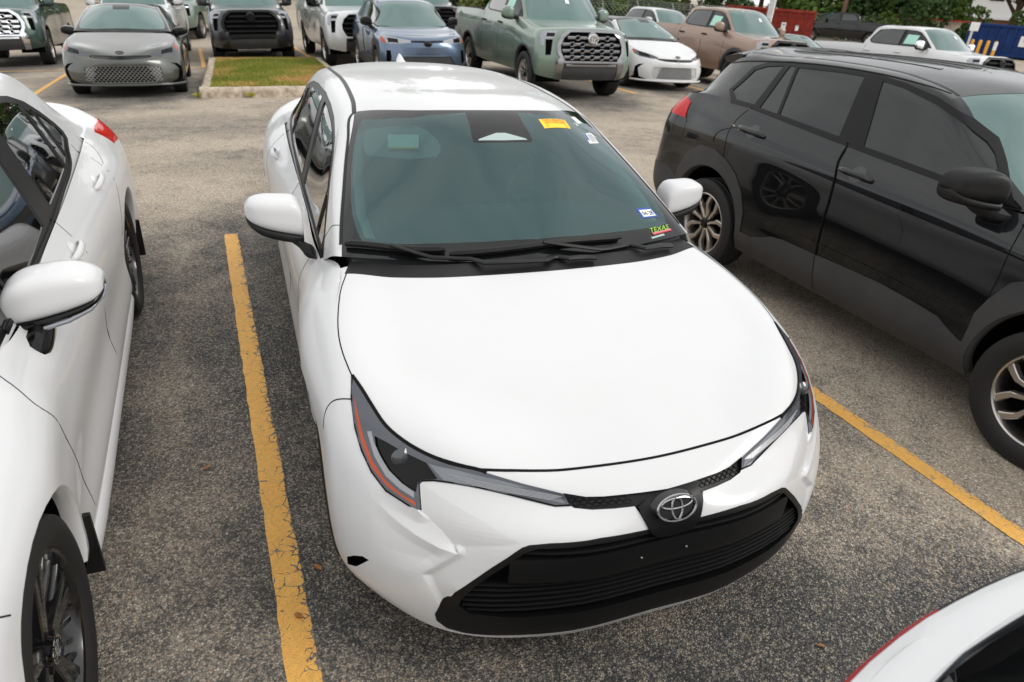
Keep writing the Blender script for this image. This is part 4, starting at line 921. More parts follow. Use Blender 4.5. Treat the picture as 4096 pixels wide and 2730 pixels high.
    for s_ in (-1, 1):
        for r_ in range(3):
            for k in range(9):
                x_ = .125+k*.022+(r_ % 2)*.011; z_ = .674-r_*.0095
                if x_ > .285: continue
                l, n = c.proj((s_*x_, -.8, z_), (0, -.9, .35)); e = Vector((1, 0, 0)); e = (e-n*e.dot(n)).normalized(); u = n.cross(e)
                pts = [l-n*.0085+e*(.0105*math.cos(math.pi/3*i))+u*(.0062*math.sin(math.pi/3*i)) for i in range(7)]
                hx.tube(pts, .0011, 3, cap=False)
    hx.build('grille_mesh', 'plastic_black', ob[('upper_grille', 0)])['kind'] = 'stuff'
    # emblem
    E = MB(); th = R(24); o_ = Vector((0, -.872, .652))
    f = lambda u, v, w_=0.: o_+Vector((u, v*math.sin(th)-w_*math.cos(th), v*math.cos(th)+w_*math.sin(th)))
    emblem_curves(E, .0625, .0365, .0030, lambda u, v: f(u, v, .014))
    em = E.build('emblem', 'badge_chrome', root)
    D = MB(); D.add([f(0, 0, .013)]+[f(.063*math.cos(q), .037*math.sin(q), .010) for q in np.linspace(0, 2*math.pi, 41)[:-1]]+[f(.074*math.cos(q), .046*math.sin(q), -.01) for q in np.linspace(0, 2*math.pi, 41)[:-1]],
        [(0, 1+i, 1+(i+1) % 40) for i in range(40)]+[(1+i, 41+i, 41+(i+1) % 40, 1+(i+1) % 40) for i in range(40)]); D.build('emblem_field', 'badge_black', em); 
    # projector lens in each headlamp
    for s_ in (1, -1):
        b = MB(); l, n = c.proj((s_*.704, -.558, .736), (s_*.45, -.75, .48)); q = Vector((0, -1, .25)).normalized(); e = Vector((1, 0, 0)); u = q.cross(e)
        V = [l+n*.001+q*.010]; 
        for rr_, d_ in ((.012, .008), (.021, .002), (.026, -.002)): V += [l+n*.001+q*d_+(e*math.cos(2*math.pi*k/20)*1.15+u*math.sin(2*math.pi*k/20))*rr_ for k in range(20)]
        F = [(0, 1+k, 1+(k+1) % 20) for k in range(20)]+[(1+i*20+k, 21+i*20+k, 21+i*20+(k+1) % 20, 1+i*20+(k+1) % 20) for i in range(2) for k in range(20)]
        b.add(V, F); b.build('projector_lens', 'lens_glass', ob[('headlight', s_)])
        rb = MB()
        for k in range(5):
            t0 = .15+.17*k; P = [Vector((s_*.62, -.63, .725-.004*k)).lerp(Vector((s_*.30, -.782, .679-.004*k)), u_) for u_ in np.linspace(.08+.05*k, .97-.02*k, 8)]
            rb.tube([(lambda z: z[0]+z[1]*.0026)(c.proj(p, (s_*.45, -.75, .48))) for p in P], .0016, 4)
        rb.build('lamp_rib', 'lamp_led', ob[('headlight', s_)])['kind'] = 'stuff'
    # aerial
    V, F = loft([[(x_*w_, y_, z_) for x_, y_, z_ in ((-1, y0, z0), (-.6, y0, z0+h_*.6), (0, y0, z0+h_), (.6, y0, z0+h_*.6), (1, y0, z0))] for (y0, z0, w_, h_) in ((2.56, 1.402, .012, .004), (2.62, 1.40, .030, .012), (2.68, 1.396, .034, .030), (2.73, 1.39, .030, .058), (2.76, 1.386, .022, .060), (2.785, 1.38, .010, .02))], 4, closed=False, cap=False)
    part('aerial_fin', V, F, 'white_paint', root)
    # mirrors
    S_ = [(.838, .715, .942, .970, 1.075, .082), (.842, .714, .934, .966, 1.088, .088), (.862, .712, .938, .971, 1.116, .092), (.92, .71, .950, .986, 1.124, .094), (.99, .712, .974, 1.008, 1.124, .090), (1.025, .717, .998, 1.026, 1.112, .080), (1.042, .723, 1.018, 1.040, 1.094, .066), (1.049, .729, 1.036, 1.050, 1.076, .048)]
    foot = [[(.80, .56, .90), (.80, .66, .91), (.81, .66, .925), (.81, .56, .915)], [(.835, .57, .905), (.835, .67, .92), (.84, .67, .94), (.84, .57, .93)], [(.86, .63, .925), (.86, .73, .94), (.87, .73, .97), (.865, .63, .965)], [(.90, .66, .95), (.90, .74, .96), (.91, .74, .99), (.91, .66, .985)]]
    for s_ in (1, -1):
        mirror(root, s_, S_, 'white_paint', 'plastic_black', foot)
        for (a, b) in (((.88, 1.27, .875), (.88, 1.44, .885)), ((.88, 2.20, .905), (.88, 2.38, .915))):
            handle(c, s_, a, b, 'white_paint'); cup(c, s_, ((a[0]), (a[1]+b[1])/2+.02, a[2]+.003), 'white_paint_rough')
        for y in (0, 2.70): wheel(root, s_*.775, y-.02 if y == 0 else y, .322, .205, 'alloy_ten', 'spoke_face', full=True, near=True)
    underbody(root, .62, -.55, 3.40)
    # cabin
    V, F = loft([[(x_*q, y_, z_) for x_ in (-1,) for (y_, z_) in ((.30, .99), (.34, 1.008), (.55, 1.01), (.85, 1.0), (.95, .95), (.95, .60), (.32, .60))] for q in (.70, .35, 0., -.35, -.70)], 3)
    part('dashboard', V, F, 'interior', root, auto=50)
    b = MB(); b.tube([(.38+.185*math.cos(q), 1.10+.18*.34*math.sin(q), .95+.18*.94*math.sin(q)) for q in np.linspace(0, 2*math.pi, 37)], .014, 8, cap=False); b.box((.38, 1.09, .95), (.16, .05, .11), bev=.02); b.tube([(.22, 1.10, .95), (.54, 1.10, .95)], .014, 6); b.build('steering_wheel', 'interior', root)
    for x_ in (-.38, .38):
        V, F = loft([[(x_+a*w_, y_, z_+e) for a, e in ((-1, 0), (-.6, .05), (.6, .05), (1, 0), (.6, -.05), (-.6, -.05))] for (w_, y_, z_) in ((.24, 1.25, .62), (.25, 1.45, .64), (.25, 1.65, .60))], 3); so_ = part('seat', V, F, 'interior', root, auto=60)
        V, F = loft([[(x_+a*w_, y_+e, z_) for a, e in ((-1, 0), (-.6, -.06), (.6, -.06), (1, 0), (.6, .05), (-.6, .05))] for (w_, y_, z_) in ((.23, 1.68, .62), (.25, 1.74, .85), (.22, 1.80, 1.05), (.13, 1.83, 1.10), (.14, 1.84, 1.16), (.14, 1.86, 1.24), (.10, 1.87, 1.28))], 3); part('backrest', V, F, 'interior', so_, auto=60)
    MB().box((0, 2.42, .86), (1.25, .16, .5), bev=.05).build('rear_bench', 'interior', root)
    MB().box((0, 1.4, .40), (1.35, 2.2, .04)).build('cabin_floor', 'interior', root)
    for s_ in (-1, 1):
        P = [(s_*a, b_, z_) for a, b_, z_ in ((.635, .40, 1.035), (.645, .52, 1.09), (.628, .70, 1.17), (.595, .87, 1.245), (.555, 1.0, 1.305), (.53, 1.06, 1.335))]; V = []
        for p in P: V += [p, (p[0]-s_*.045, p[1]+.03, p[2]-.02), (p[0]-s_*.03, p[1]+.09, p[2]-.06)]
        part('pillar_trim', V, [(3*i+j, 3*i+j+1, 3*i+4+j, 3*i+3+j) for i in range(5) for j in range(2)], 'trim_pale', root)
    VN = [(-.527, .995, 1.340), (-.50, .985, 1.348), (-.34, .88, 1.384), (-.325, .87, 1.385), (-.258, .745, 1.346), (-.262, .69, 1.315), (-.285, .668, 1.298), (-.50, .782, 1.277), (-.538, .815, 1.275), (-.548, .87, 1.292)]
    V = [Vector(p)+Vector((0, .02, -.035)) for p in spl(VN+[VN[0]], 2)[:-1]]; n_ = len(V); V += [v+Vector((0, .012, -.008)) for v in V]
    vz = part('sun_visor', V, [tuple(range(n_)), tuple(range(2*n_-1, n_-1, -1))]+[(i, n_+i, n_+(i+1) % n_, (i+1) % n_) for i in range(n_)], 'visor', root, auto=30)
    vp = [Vector(p)+Vector((0, .016, -.030)) for p in ((-.445, .875, 1.341), (-.33, .796, 1.356), (-.347, .724, 1.314), (-.462, .794, 1.301))]
    part('visor_label', vp, [(0, 1, 2, 3)], 'paper', vz, False); part('visor_label_stripe', [vp[3].lerp(vp[0], .02)+Vector((0, -.001, .002)), vp[2].lerp(vp[1], .02)+Vector((0, -.001, .002)), vp[2].lerp(vp[1], .1)+Vector((0, -.001, .002)), vp[3].lerp(vp[0], .1)+Vector((0, -.001, .002))], [(0, 1, 2, 3)], 'sticker_yellow', vz, False)
    # stickers inside the screen edge
    WD = (0, -.55, .83)
    Y = [(.208, .805, 1.388), (.365, .869, 1.373), (.373, .81, 1.346), (.217, .75, 1.36)]
    st = decal(c, Y, 'sticker_yellow', ws, 'sticker', WD); f = on_car(c, Y, WD)
    text_on(f, 'THIS VEHICLE', (.08, .70, .93, .94), 'sticker_print', 'print_red', ws); text_on(f, 'NOT FOR SALE', (.14, .45, .90, .66), 'sticker_print', 'print_red', ws)
    for v0 in (.33, .22, .11): part('sticker_print', [f(.12, v0), f(.92, v0), f(.92, v0+.025), f(.12, v0+.025)], [(0, 1, 2, 3)], 'print_red', ws, False)
    decal(c, [(.435, .955, 1.371), (.475, .995, 1.365), (.498, .953, 1.342), (.455, .906, 1.351)], 'sticker_white', ws, 'sticker', WD)
    G_ = [(.445, .825, 1.323), (.515, .878, 1.309), (.522, .805, 1.28), (.450, .758, 1.291)]; decal(c, G_, 'sticker_white', ws, 'sticker', WD); f = on_car(c, G_, WD)
    part('sticker_print', [f(.03, .3), f(.22, .3), f(.22, .97), f(.03, .97)], [(0, 1, 2, 3)], 'sticker_blue', ws, False)
    for u in (.35, .5, .65, .8): part('sticker_print', [f(u, .12), f(u+.06, .12), f(u+.06, .9), f(u, .9)], [(0, 1, 2, 3)], 'print_grey', ws, False)
    B_ = [(.527, .413, 1.089), (.610, .428, 1.086), (.630, .38, 1.058), (.540, .364, 1.059)]; decal(c, B_, 'sticker_blue', ws, 'sticker', WD); f = on_car(c, B_, WD, .0018)
    part('sticker_panel', [f(.13, .14), f(.9, .14), f(.9, .80), f(.13, .80)], [(0, 1, 2, 3)], 'sticker_white', ws, False); text_on(on_car(c, B_, WD, .003), '04-28', (.19, .24, .84, .66), 'sticker_print', 'print_dark', ws)
    T_ = [(.538, .314, 1.028), (.655, .338, 1.034), (.657, .307, 1.017), (.55, .285, 1.01)]; f = on_car(c, T_, WD, .003)
    text_on(f, 'TEXAS', (0, .36, 1, 1.02), 'sticker_print', 'print_lime', ws, .10); b_ = [f(.06, .0), f(1, .0), f(1, .34), f(.06, .34)]; part('sticker', b_, [(0, 1, 2, 3)], 'print_crimson', ws, False)
    text_on(on_car(c, T_, WD, .0045), 'CAR & TRUCK ACCESSORIES', (.10, .16, .95, .30), 'sticker_print', 'sticker_white', ws)
    decal(c, [(.539, .278, 1.005), (.608, .293, 1.012), (.613, .285, 1.008), (.544, .271, 1.001)], 'sensor_glass', ws, 'sticker', WD)
    return root
hero()

# ================================================================ crossover (black one on the right, blue one behind)
def hexes(car, cells, d, rad, m, name, parent, off=.002, sq=.62):
    mb = MB()
    for (x_, z_, q) in cells:
        l, n = car.proj((x_, -.85, z_), d); e = Vector((1, 0, 0)); e = (e-n*e.dot(n)).normalized(); u = n.cross(e)
        mb.add([l+n*off+e*(rad*q*math.cos(math.pi/3*i))+u*(rad*q*sq*math.sin(math.pi/3*i)) for i in range(6)], [(0, 1, 2, 3, 4, 5)])
    o = mb.build(name, m, parent, False); o['kind'] = 'stuff'; return o
def crossover(label, loc, rz, pm, front, k, glass, group, facing=(1, -1), hi=True):
    root = thing('crossover', label, 'car', loc, rz, group)
    c = Car(root, k); hood, low, gh = shell(c, CROSS); c.freeze()
    X = lambda P: [(.9, a, b) for a, b in P]; sx = (1, 0, 0); mir = (1, -1)
    c.by_grid('windscreen', gh, (0, 2), (0, 2)); c.by_grid('rear_screen', gh, (6, 7), (0, 2))
    if not front: c.by_grid('roof', gh, (2, 6), (0, 3))
    FRM = [(.52, 1.105), (.62, 1.20), (.72, 1.28), (.85, 1.375), (1.0, 1.445), (1.214, 1.510), (1.45, 1.552), (1.7, 1.574), (2.0, 1.574), (2.4, 1.558), (2.62, 1.527), (2.74, 1.482), (2.84, 1.31), (2.71, 1.232), (2.48, 1.232), (2.0, 1.200), (1.58, 1.172), (1.0, 1.140), (.7, 1.12)]
    c.cut('window_frame', X(FRM), sx)
    c.cut('quarter_window', X([(2.795, 1.312), (2.69, 1.262), (2.492, 1.262), (2.438, 1.525), (2.60, 1.500), (2.70, 1.465)]), sx, only=('window_frame',))
    c.cut('rear_fixed_window', X([(2.425, 1.252), (2.24, 1.242), (2.325, 1.53), (2.385, 1.53)]), sx, only=('window_frame',))
    c.cut('rear_window', X([(2.215, 1.242), (1.924, 1.226), (1.672, 1.211), (1.742, 1.548), (1.938, 1.546), (2.298, 1.530)]), sx, only=('window_frame',))
    c.cut('front_window', X([(1.475, 1.196), (1.229, 1.183), (.72, 1.150), (.72, 1.255), (.79, 1.310), (.86, 1.352), (.995, 1.413), (1.214, 1.48), (1.448, 1.526), (1.60, 1.540)]), sx, only=('window_frame',))
    c.cut('front_fixed_window', X([(.585, 1.135), (.595, 1.165), (.69, 1.235), (.69, 1.145)]), sx, only=('window_frame',))
    RA = [(3.09, .42), (3.087, .611), (3.05, .705), (2.985, .817), (2.82, .912), (2.637, .918), (2.478, .872), (2.359, .80), (2.27, .70), (2.214, .575), (2.20, .42)]
    c.cut('rear_arch_cladding', X(RA+[(2.2, .20), (3.1, .20)]), sx, only=('body',))
    c.cut('front_arch_cladding', X([(y-2.65, z) for y, z in RA]+[(-.43, .2), (.42, .2)]), sx, only=('body',))
    CL = [(2.20, .433), (2.095, .43), (1.995, .458), (1.905, .496), (1.793, .51), (1.5, .515), (1.279, .525), (1.017, .532), (.773, .52), (.612, .507), (.532, .47), (.46, .445), (.42, .446), (.42, .10), (2.2, .10)]
    c.cut('sill_cladding', X(CL), sx, only=('body',), mind=-.5)
    c.cut('rear_bumper', X([(3.085, .1), (3.09, .60), (3.2, .66), (4, .66), (4, .1)]), sx, only=('body',), mind=-.3)
    c.cut('tail_lamp', [(.85, 3.10, 1.055), (.80, 3.14, 1.168), (.80, 3.22, 1.188), (.70, 3.42, 1.19), (.55, 3.46, 1.15), (.55, 3.5, 1.07), (.72, 3.46, 1.06), (.85, 3.27, 1.06)], (.72, .69, 0))
    c.arch(0, .385, .405, mir, lip='cladding', th=.03); c.arch(2.655, .385, .405, mir, lip='cladding', th=.03)
    c.cut('front_door', X([(.42, .52), (.409, .58), (.40, .847), (.408, .992), (.425, 1.061), (.43, 1.12), (1.59, 1.19), (1.563, 1.09), (1.521, 1.0), (1.507, .87), (1.51, .79), (1.503, .50)]), sx, only=('body',))
    c.cut('rear_door', X([(1.503, .50), (1.51, .79), (1.507, .87), (1.521, 1.0), (1.563, 1.09), (1.59, 1.19), (2.487, 1.24), (2.537, 1.164), (2.55, 1.074), (2.539, .987), (2.53, .87), (2.36, .80), (2.2, .5)]), sx, only=('body',))
    T = {'body': ('body', pm, 0, None), 'roof': ('roof', 'dusty_black', 0, None), 'windscreen': ('windscreen', glass, -.002, None), 'rear_screen': ('rear_window', 'side_glass', -.002, None), 'window_frame': ('window_frame', 'satin_black', 0, None)}
    for q in ('quarter_window', 'rear_window', 'front_window', 'rear_fixed_window', 'front_fixed_window'): T[q] = (q, 'tint_glass' if hi else 'side_glass', -.006, None)
    for q in ('rear_arch_cladding', 'front_arch_cladding', 'sill_cladding', 'rear_bumper'): T[q] = (q, 'cladding', .008 if 'bump' not in q else .002, None)
    T['tail_lamp'] = ('tail_lamp', 'red_lens', .006, None); T['front_door'] = ('front_door', pm, 0, None); T['rear_door'] = ('rear_door', pm, 0, None)
    if front:
        FDr = (.4, -.8, .4)
        c.cut('headlight', [(.815, -.29, .985), (.72, -.48, .965), (.56, -.65, .935), (.33, -.79, .90), (.33, -.82, .862), (.50, -.77, .845), (.70, -.64, .83), (.83, -.47, .84), (.87, -.36, .90)], FDr)
        c.cut('indicator', [(.83, -.30, .95), (.80, -.40, .93), (.77, -.56, .845), (.83, -.47, .84), (.87, -.36, .90)], FDr, only=('headlight',))
        c.cut('projector', [(.74, -.5, .93), (.56, -.66, .915), (.56, -.73, .855), (.74, -.58, .85)], FDr, only=('headlight',))
        c.cut('upper_grille', sym_poly([(0, -.85, .905), (.33, -.79, .90), (.33, -.82, .868), (0, -.88, .862)]), (0, -.9, .3), (1,))
        c.cut('lower_grille', sym_poly([(0, -.9, .615), (.48, -.85, .615), (.62, -.80, .37), (0, -.89, .36)]), (0, -1, 0), (1,))
        c.cut('bumper_vent', [(.735, -.72, .72), (.80, -.64, .72), (.80, -.64, .50), (.735, -.72, .46), (.715, -.74, .6)], (.5, -.86, 0))
        T.update({'headlight': ('headlight', 'lamp_clear', .002, None), 'indicator': ('indicator_lens', 'amber_lens', .003, 'headlight'), 'projector': ('reflector', 'lamp_dark', -.004, 'headlight'), 'upper_grille': ('upper_grille', 'gloss_black', -.003, None), 'lower_grille': ('lower_grille', 'cladding', -.02, None), 'bumper_vent': ('bumper_vent', 'void_black', -.02, None)})
    ob = c.finish(T)
    if front:
        cells = [(s_*(.0145+.029*2*0+x_), z_, q) for s_ in (1,) for x_, z_, q in [((k_-9)*.056+(.028 if r_ % 2 else 0), .66+r_*.028, 1-.045*abs(k_-9)) for r_ in range(5) for k_ in range(19)]]
        hexes(c, cells, (0, -1, 0), .0215, 'void_black', 'grille_cells', root)
        b = MB(); V, F = loft([[(a*w_, y_, .845+h_*e) for a, e in ((-1, 0), (-.7, .7), (0, 1), (.7, .7), (1, 0), (.7, -.7), (0, -1), (-.7, -.7))] for (w_, h_, y_) in ((.085, .055, -.86), (.08, .05, -.90), (.05, .03, -.912))], 2); part('emblem', V, F, 'gloss_black', root)
    g = MB()
    for P in ([(.43, 1.12), (.425, 1.061), (.408, .992), (.40, .847), (.409, .696), (.409, .581), (.42, .446)], [(1.59, 1.19), (1.584, 1.187), (1.563, 1.09), (1.521, 1.0), (1.507, .87), (1.51, .79), (1.503, .52), (1.48, .411), (1.47, .30)], [(2.487, 1.24), (2.537, 1.164), (2.55, 1.074), (2.539, .987), (2.53, .88)]):
        c.ribbon(X(P), sx, .006, .0011 if P[0][0] != 1.59 else .009, joined=g, fit=4)
    c.ribbon([(.60, 3.03, 1.478), (.635, 2.71, 1.533), (.63, 2.427, 1.552), (.628, 2.037, 1.574), (.63, 1.693, 1.576), (.628, 1.372, 1.562), (.605, 1.186, 1.537)], (.8, 0, .6), .010, .001, joined=g)
    g.build('panel_gap', 'seam', root)['kind'] = 'stuff'
    c.ribbon([(.545, 2.95, 1.55), (.545, 2.5, 1.58), (.548, 2.0, 1.602), (.555, 1.5, 1.59), (.585, 1.15, 1.53)], (0, 0, 1), .018, .001, name='roof_moulding', m='satin_black')
    c.ribbon(X([(2.12, .582), (1.753, .585), (1.443, .584), (1.036, .584), (.794, .576), (.50, .560)]), sx, .018, .0035, name='door_crease', m=pm)
    c.ribbon([(.80, y, z) for y, z in ((.52, 1.118), (1.0, 1.145), (1.58, 1.178), (2.0, 1.206), (2.48, 1.236))], sx, .014, .006, name='window_sill_trim', m='satin_black')
    for x_ in (-.33, -.16, 0, .16, .33): c.ribbon([(x_, 1.5, 1.62), (x_, 2.1, 1.63), (x_, 2.7, 1.6)], (0, 0, 1), .03, .004, sides=(1,), name='roof_rib', m='dusty_black' if not front else pm)
    V, F = loft([[(x_, 2.94, z_+.006), (x_, 3.10, z_-.012), (x_, 3.16, z_-.035), (x_, 3.15, z_-.05), (x_, 3.0, z_-.05)] for x_, z_ in ((-.585, 1.535), (-.4, 1.572), (0, 1.583), (.4, 1.572), (.585, 1.535))], 3); part('roof_spoiler', V, F, pm, root, auto=40)
    S_ = [(.850, .63, 1.095, 1.128, 1.225, .09), (.858, .633, 1.088, 1.124, 1.245, .10), (.89, .648, 1.090, 1.125, 1.272, .11), (.97, .68, 1.10, 1.135, 1.276, .112), (1.035, .705, 1.115, 1.15, 1.262, .10), (1.06, .718, 1.132, 1.162, 1.240, .082), (1.07, .726, 1.15, 1.172, 1.215, .06)]
    ft = [[(.82, .50, 1.06), (.82, .66, 1.07), (.83, .66, 1.10), (.83, .50, 1.085)], [(.87, .53, 1.055), (.87, .65, 1.065), (.87, .65, 1.10), (.87, .53, 1.09)], [(.91, .58, 1.075), (.91, .68, 1.085), (.91, .68, 1.13), (.91, .58, 1.12)]]
    for s_ in mir:
        if hi or s_ in facing: mirror(root, s_, S_, 'plastic_black', 'plastic_black', ft)
        for a, b in (((.88, 2.471, 1.106), (.88, 2.203, 1.096)), ((.87, 1.524, 1.052), (.87, 1.272, 1.043))):
            handle(c, s_, a, b, pm, .034, .034); 
            if hi: cup(c, s_, (.88, (a[1]+b[1])/2-.01, a[2]), 'cup_black', .055, .045)
        for y in (0, 2.655): wheel(root, s_*.795, y, .345, .225, 'alloy_split', 'spoke_face', 'satin_black', full=hi, near=hi)
    underbody(root, .68, -.6, 3.2, .26)
    return c
mat('cup_black', (.003, .003, .0035), .25, 0, .6)
crossover('black crossover parked right of the middle white sedan, with bronze-grey spoked wheels', (3.2, -.45, 0), R(1.3), 'black_paint', False, 8, 'pale_glass', 'cars parked in the near row')

# ================================================================ mid-size sedan: white one on the left, two more behind
mat('grille_silver', (.24, .245, .24), .35, .6)
def midsize(label, loc, rz, pm, style, k, group, roof=None, hi=True):
    root = thing('sedan', label, 'car', loc, rz, group)
    c = Car(root, k); hood, low, gh = shell(c, CAMRY); c.freeze()
    X = lambda P: [(.9, a, b) for a, b in P]; sx = (1, 0, 0)
    c.by_grid('windscreen', gh, (0, 2), (0, 2)); c.by_grid('rear_screen', gh, (5, 7), (0, 2))
    if roof: c.by_grid('roof', gh, (2, 5), (0, 4))
    FR = [(0, .90, 1.412), (.20, .90, 1.405), (.345, .925, 1.392), (.48, 1.025, 1.375), (.55, 1.06, 1.355), (.582, 1.01, 1.326), (.617, .90, 1.275), (.652, .755, 1.21), (.68, .61, 1.148), (.69, .51, 1.10), (.688, .42, 1.066), (.67, .365, 1.04), (.595, .345, 1.037), (.42, .32, 1.037), (.20, .285, 1.042), (0, .265, 1.047)]
    c.cut('screen_glass', sym_poly(FR), (0, -.55, .83), (1,), only=('windscreen',))
    c.cut('sensor_cover', sym_poly([(0, .95, 1.41), (.15, .95, 1.41), (.13, .74, 1.34), (0, .74, 1.34)]), (0, -.55, .83), (1,), only=('screen_glass',))
    FRM = [(.52, .935), (.62, 1.02), (.80, 1.135), (1.0, 1.225), (1.2, 1.29), (1.45, 1.345), (1.75, 1.378), (1.96, 1.375), (2.13, 1.35), (2.293, 1.302), (2.443, 1.232), (2.56, 1.158), (2.61, 1.105), (2.58, 1.075), (2.41, 1.050), (2.326, 1.017), (2.185, .998), (1.958, .985), (1.724, .970), (1.53, .958), (1.18, .945), (.80, .932)]
    c.cut('window_frame', X(FRM), sx)
    c.cut('front_window', X([(.83, .95), (.83, 1.12), (1.0, 1.20), (1.2, 1.266), (1.40, 1.312), (1.525, 1.33), (1.455, .985), (1.2, .965)]), sx, only=('window_frame',))
    c.cut('front_fixed_window', X([(.62, .945), (.62, .99), (.80, 1.10), (.80, .95)]), sx, only=('window_frame',))
    c.cut('rear_window', X([(1.665, 1.00), (1.70, 1.352), (1.95, 1.350), (2.11, 1.328), (2.19, 1.303), (2.19, 1.025), (1.95, 1.012)]), sx, only=('window_frame',))
    c.cut('rear_fixed_window', X([(2.225, 1.03), (2.225, 1.29), (2.33, 1.255), (2.33, 1.05)]), sx, only=('window_frame',))
    c.cut('quarter_window', X([(2.355, 1.06), (2.355, 1.243), (2.44, 1.20), (2.53, 1.14), (2.55, 1.105), (2.47, 1.085)]), sx, only=('window_frame',))
    c.arch(-.04, .375, .385, lip=pm); c.arch(2.79, .36, .385, lip=pm)
    c.cut('hood', sym_poly([(0, -.80, .73), (.33, -.775, .73), (.53, -.74, .75), (.72, -.56, .79), (.805, -.33, .83), (.835, -.15, .88), (.83, .0, .90), (.79, .13, .945), (.745, .27, .98), (.60, .21, .975), (.3, .145, .98), (0, .125, .985)]), (0, 0, 1), (1,))
    c.cut('front_door', X([(.60, .28), (.52, .50), (.40, .72), (.34, .86), (.38, .93), (.60, .96), (1.56, .99), (1.57, .90), (1.55, .55), (1.54, .28)]), sx, only=('body',))
    c.cut('rear_door', X([(1.54, .28), (1.55, .55), (1.57, .90), (1.56, .99), (2.55, 1.06), (2.58, .90), (2.50, .75), (2.38, .5), (2.36, .28)]), sx, only=('body',))
    c.cut('tail_lamp', [(.82, 3.18, .985), (.80, 3.14, .90), (.85, 3.35, .89), (.6, 3.7, .90), (.6, 3.7, .99), (.75, 3.5, 1.0)], (.6, .8, 0))
    FDr = (.4, -.8, .4)
    HL = [(.84, -.31, .842), (.76, -.50, .795), (.60, -.69, .745), (.45, -.80, .700), (.45, -.84, .668), (.62, -.76, .672), (.80, -.60, .70), (.88, -.46, .755), (.875, -.36, .81)]
    c.cut('headlight', HL, FDr); c.cut('reflector', [(.80, -.47, .79), (.62, -.68, .74), (.62, -.74, .69), (.80, -.58, .72)], FDr, only=('headlight',))
    c.cut('indicator', [(.84, -.34, .835), (.83, -.42, .80), (.85, -.50, .745), (.885, -.44, .76), (.875, -.34, .815)], FDr, only=('headlight',))
    c.cut('upper_grille', sym_poly([(0, -.91, .672), (.45, -.83, .684), (.47, -.85, .650), (.32, -.9, .618), (0, -.94, .606)]), (0, -.9, .3), (1,))
    c.cut('lower_grille', sym_poly([(0, -.95, .515), (.37, -.92, .515), (.58, -.84, .505), (.60, -.83, .30), (.46, -.88, .25), (0, -.94, .25)]), (0, -1, 0), (1,))
    c.cut('bumper_vent', [(.745, -.76, .56), (.845, -.66, .54), (.885, -.58, .48), (.885, -.56, .28), (.80, -.68, .28), (.84, -.65, .46), (.80, -.7, .52)], (.6, -.8, 0))
    T = {'body': ('body', pm, 0, None), 'hood': ('hood', pm, 0, None), 'windscreen': ('windscreen', 'frit', 0, None), 'screen_glass': ('glass', 'pale_glass', 0, 'windscreen'), 'sensor_cover': ('sensor_cover', 'frit', 0, 'windscreen'), 'rear_screen': ('rear_window', 'side_glass', -.002, None),
         'roof': ('roof', roof or pm, 0, None), 'window_frame': ('window_frame', 'satin_black', -.001, None), 'front_door': ('front_door', pm, 0, None), 'rear_door': ('rear_door', pm, 0, None), 'tail_lamp': ('tail_lamp', 'red_lens', .004, None),
         'headlight': ('headlight', 'lamp_grey', .002, None), 'reflector': ('reflector', 'lamp_dark', -.003, 'headlight'), 'indicator': ('indicator_lens', 'amber_lens', .003, 'headlight'), 'upper_grille': ('upper_grille', 'gloss_black', -.004, None), 'lower_grille': ('lower_grille', 'grille_silver' if pm != 'white_paint' else pm, -.016, None), 'bumper_vent': ('bumper_vent', 'void_black', -.022, None)}
    for q in ('quarter_window', 'rear_window', 'front_window', 'rear_fixed_window', 'front_fixed_window'): T[q] = (q, 'side_glass', -.005, None)
    ob = c.finish(T)
    if style == 'new':
        cells = []
        for r_ in range(8):
            for k_ in range(-9, 10):
                x_ = k_*.064+(.032 if r_ % 2 else 0); z_ = .275+r_*.031; lim = .46+.09*(1-(z_-.27)/.24); q = 1.05 if abs(x_) < lim-.06 else .62
                if abs(x_) < lim+.10: cells.append((x_, z_, q))
        hexes(c, cells, (0, -1, 0), .0255, 'void_black', 'grille_cells', ob[('lower_grille', 0)], -.012)
        o_ = Vector((0, -.905, .715)); E = MB(); th = R(58); emblem_curves(E, .060, .040, .005, lambda u, v: o_+Vector((u, v*math.sin(th)-.012, v*math.cos(th)+.010))); E.build('emblem', 'gloss_black', root)
        V, F = loft([[(x_, y_, .235), (x_, y_-.03, .225), (x_, y_-.03, .205), (x_, y_+.03, .2)] for x_, y_ in ((-.93, -.50), (-.87, -.66), (-.6, -.85), (0, -.945), (.6, -.85), (.87, -.66), (.93, -.50))], 3); part('bumper_lip', V, F, pm, root, auto=40)
    g = MB()
    for P in ([(.60, .97), (.50, .94), (.381, .93), (.352, .90), (.325, .86), (.36, .78), (.44, .62), (.52, .48), (.55, .32)], [(1.565, .975), (1.57, .90), (1.55, .55), (1.54, .30)], [(2.55, 1.05), (2.585, .90), (2.50, .75), (2.40, .6)]): c.ribbon(X(P), sx, .004, .0007, joined=g, fit=4)
    c.ribbon([(.82, -.33, .84), (.838, -.15, .88), (.833, .0, .90), (.792, .13, .945), (.745, .27, .98)], (.3, 0, 1), .004, .0007, joined=g)
    c.ribbon([(.90, -.28, .72), (.885, -.33, .78), (.875, -.345, .82)], (1, 0, .3), .004, .0007, joined=g)
    c.ribbon([(.76, 2.80, 1.04), (.82, 2.775, .998), (.885, 2.62, .93)], (1, 0, .4), .003, .0006, joined=g)
    g.build('panel_gap', 'seam', root)['kind'] = 'stuff'
    c.ribbon([(.568, 1.17, 1.37), (.54, 1.4, 1.40), (.532, 1.7, 1.42), (.53, 2.1, 1.415), (.518, 2.6, 1.385)], (0, 0, 1), .02, .0014, name='roof_moulding', m='satin_black')
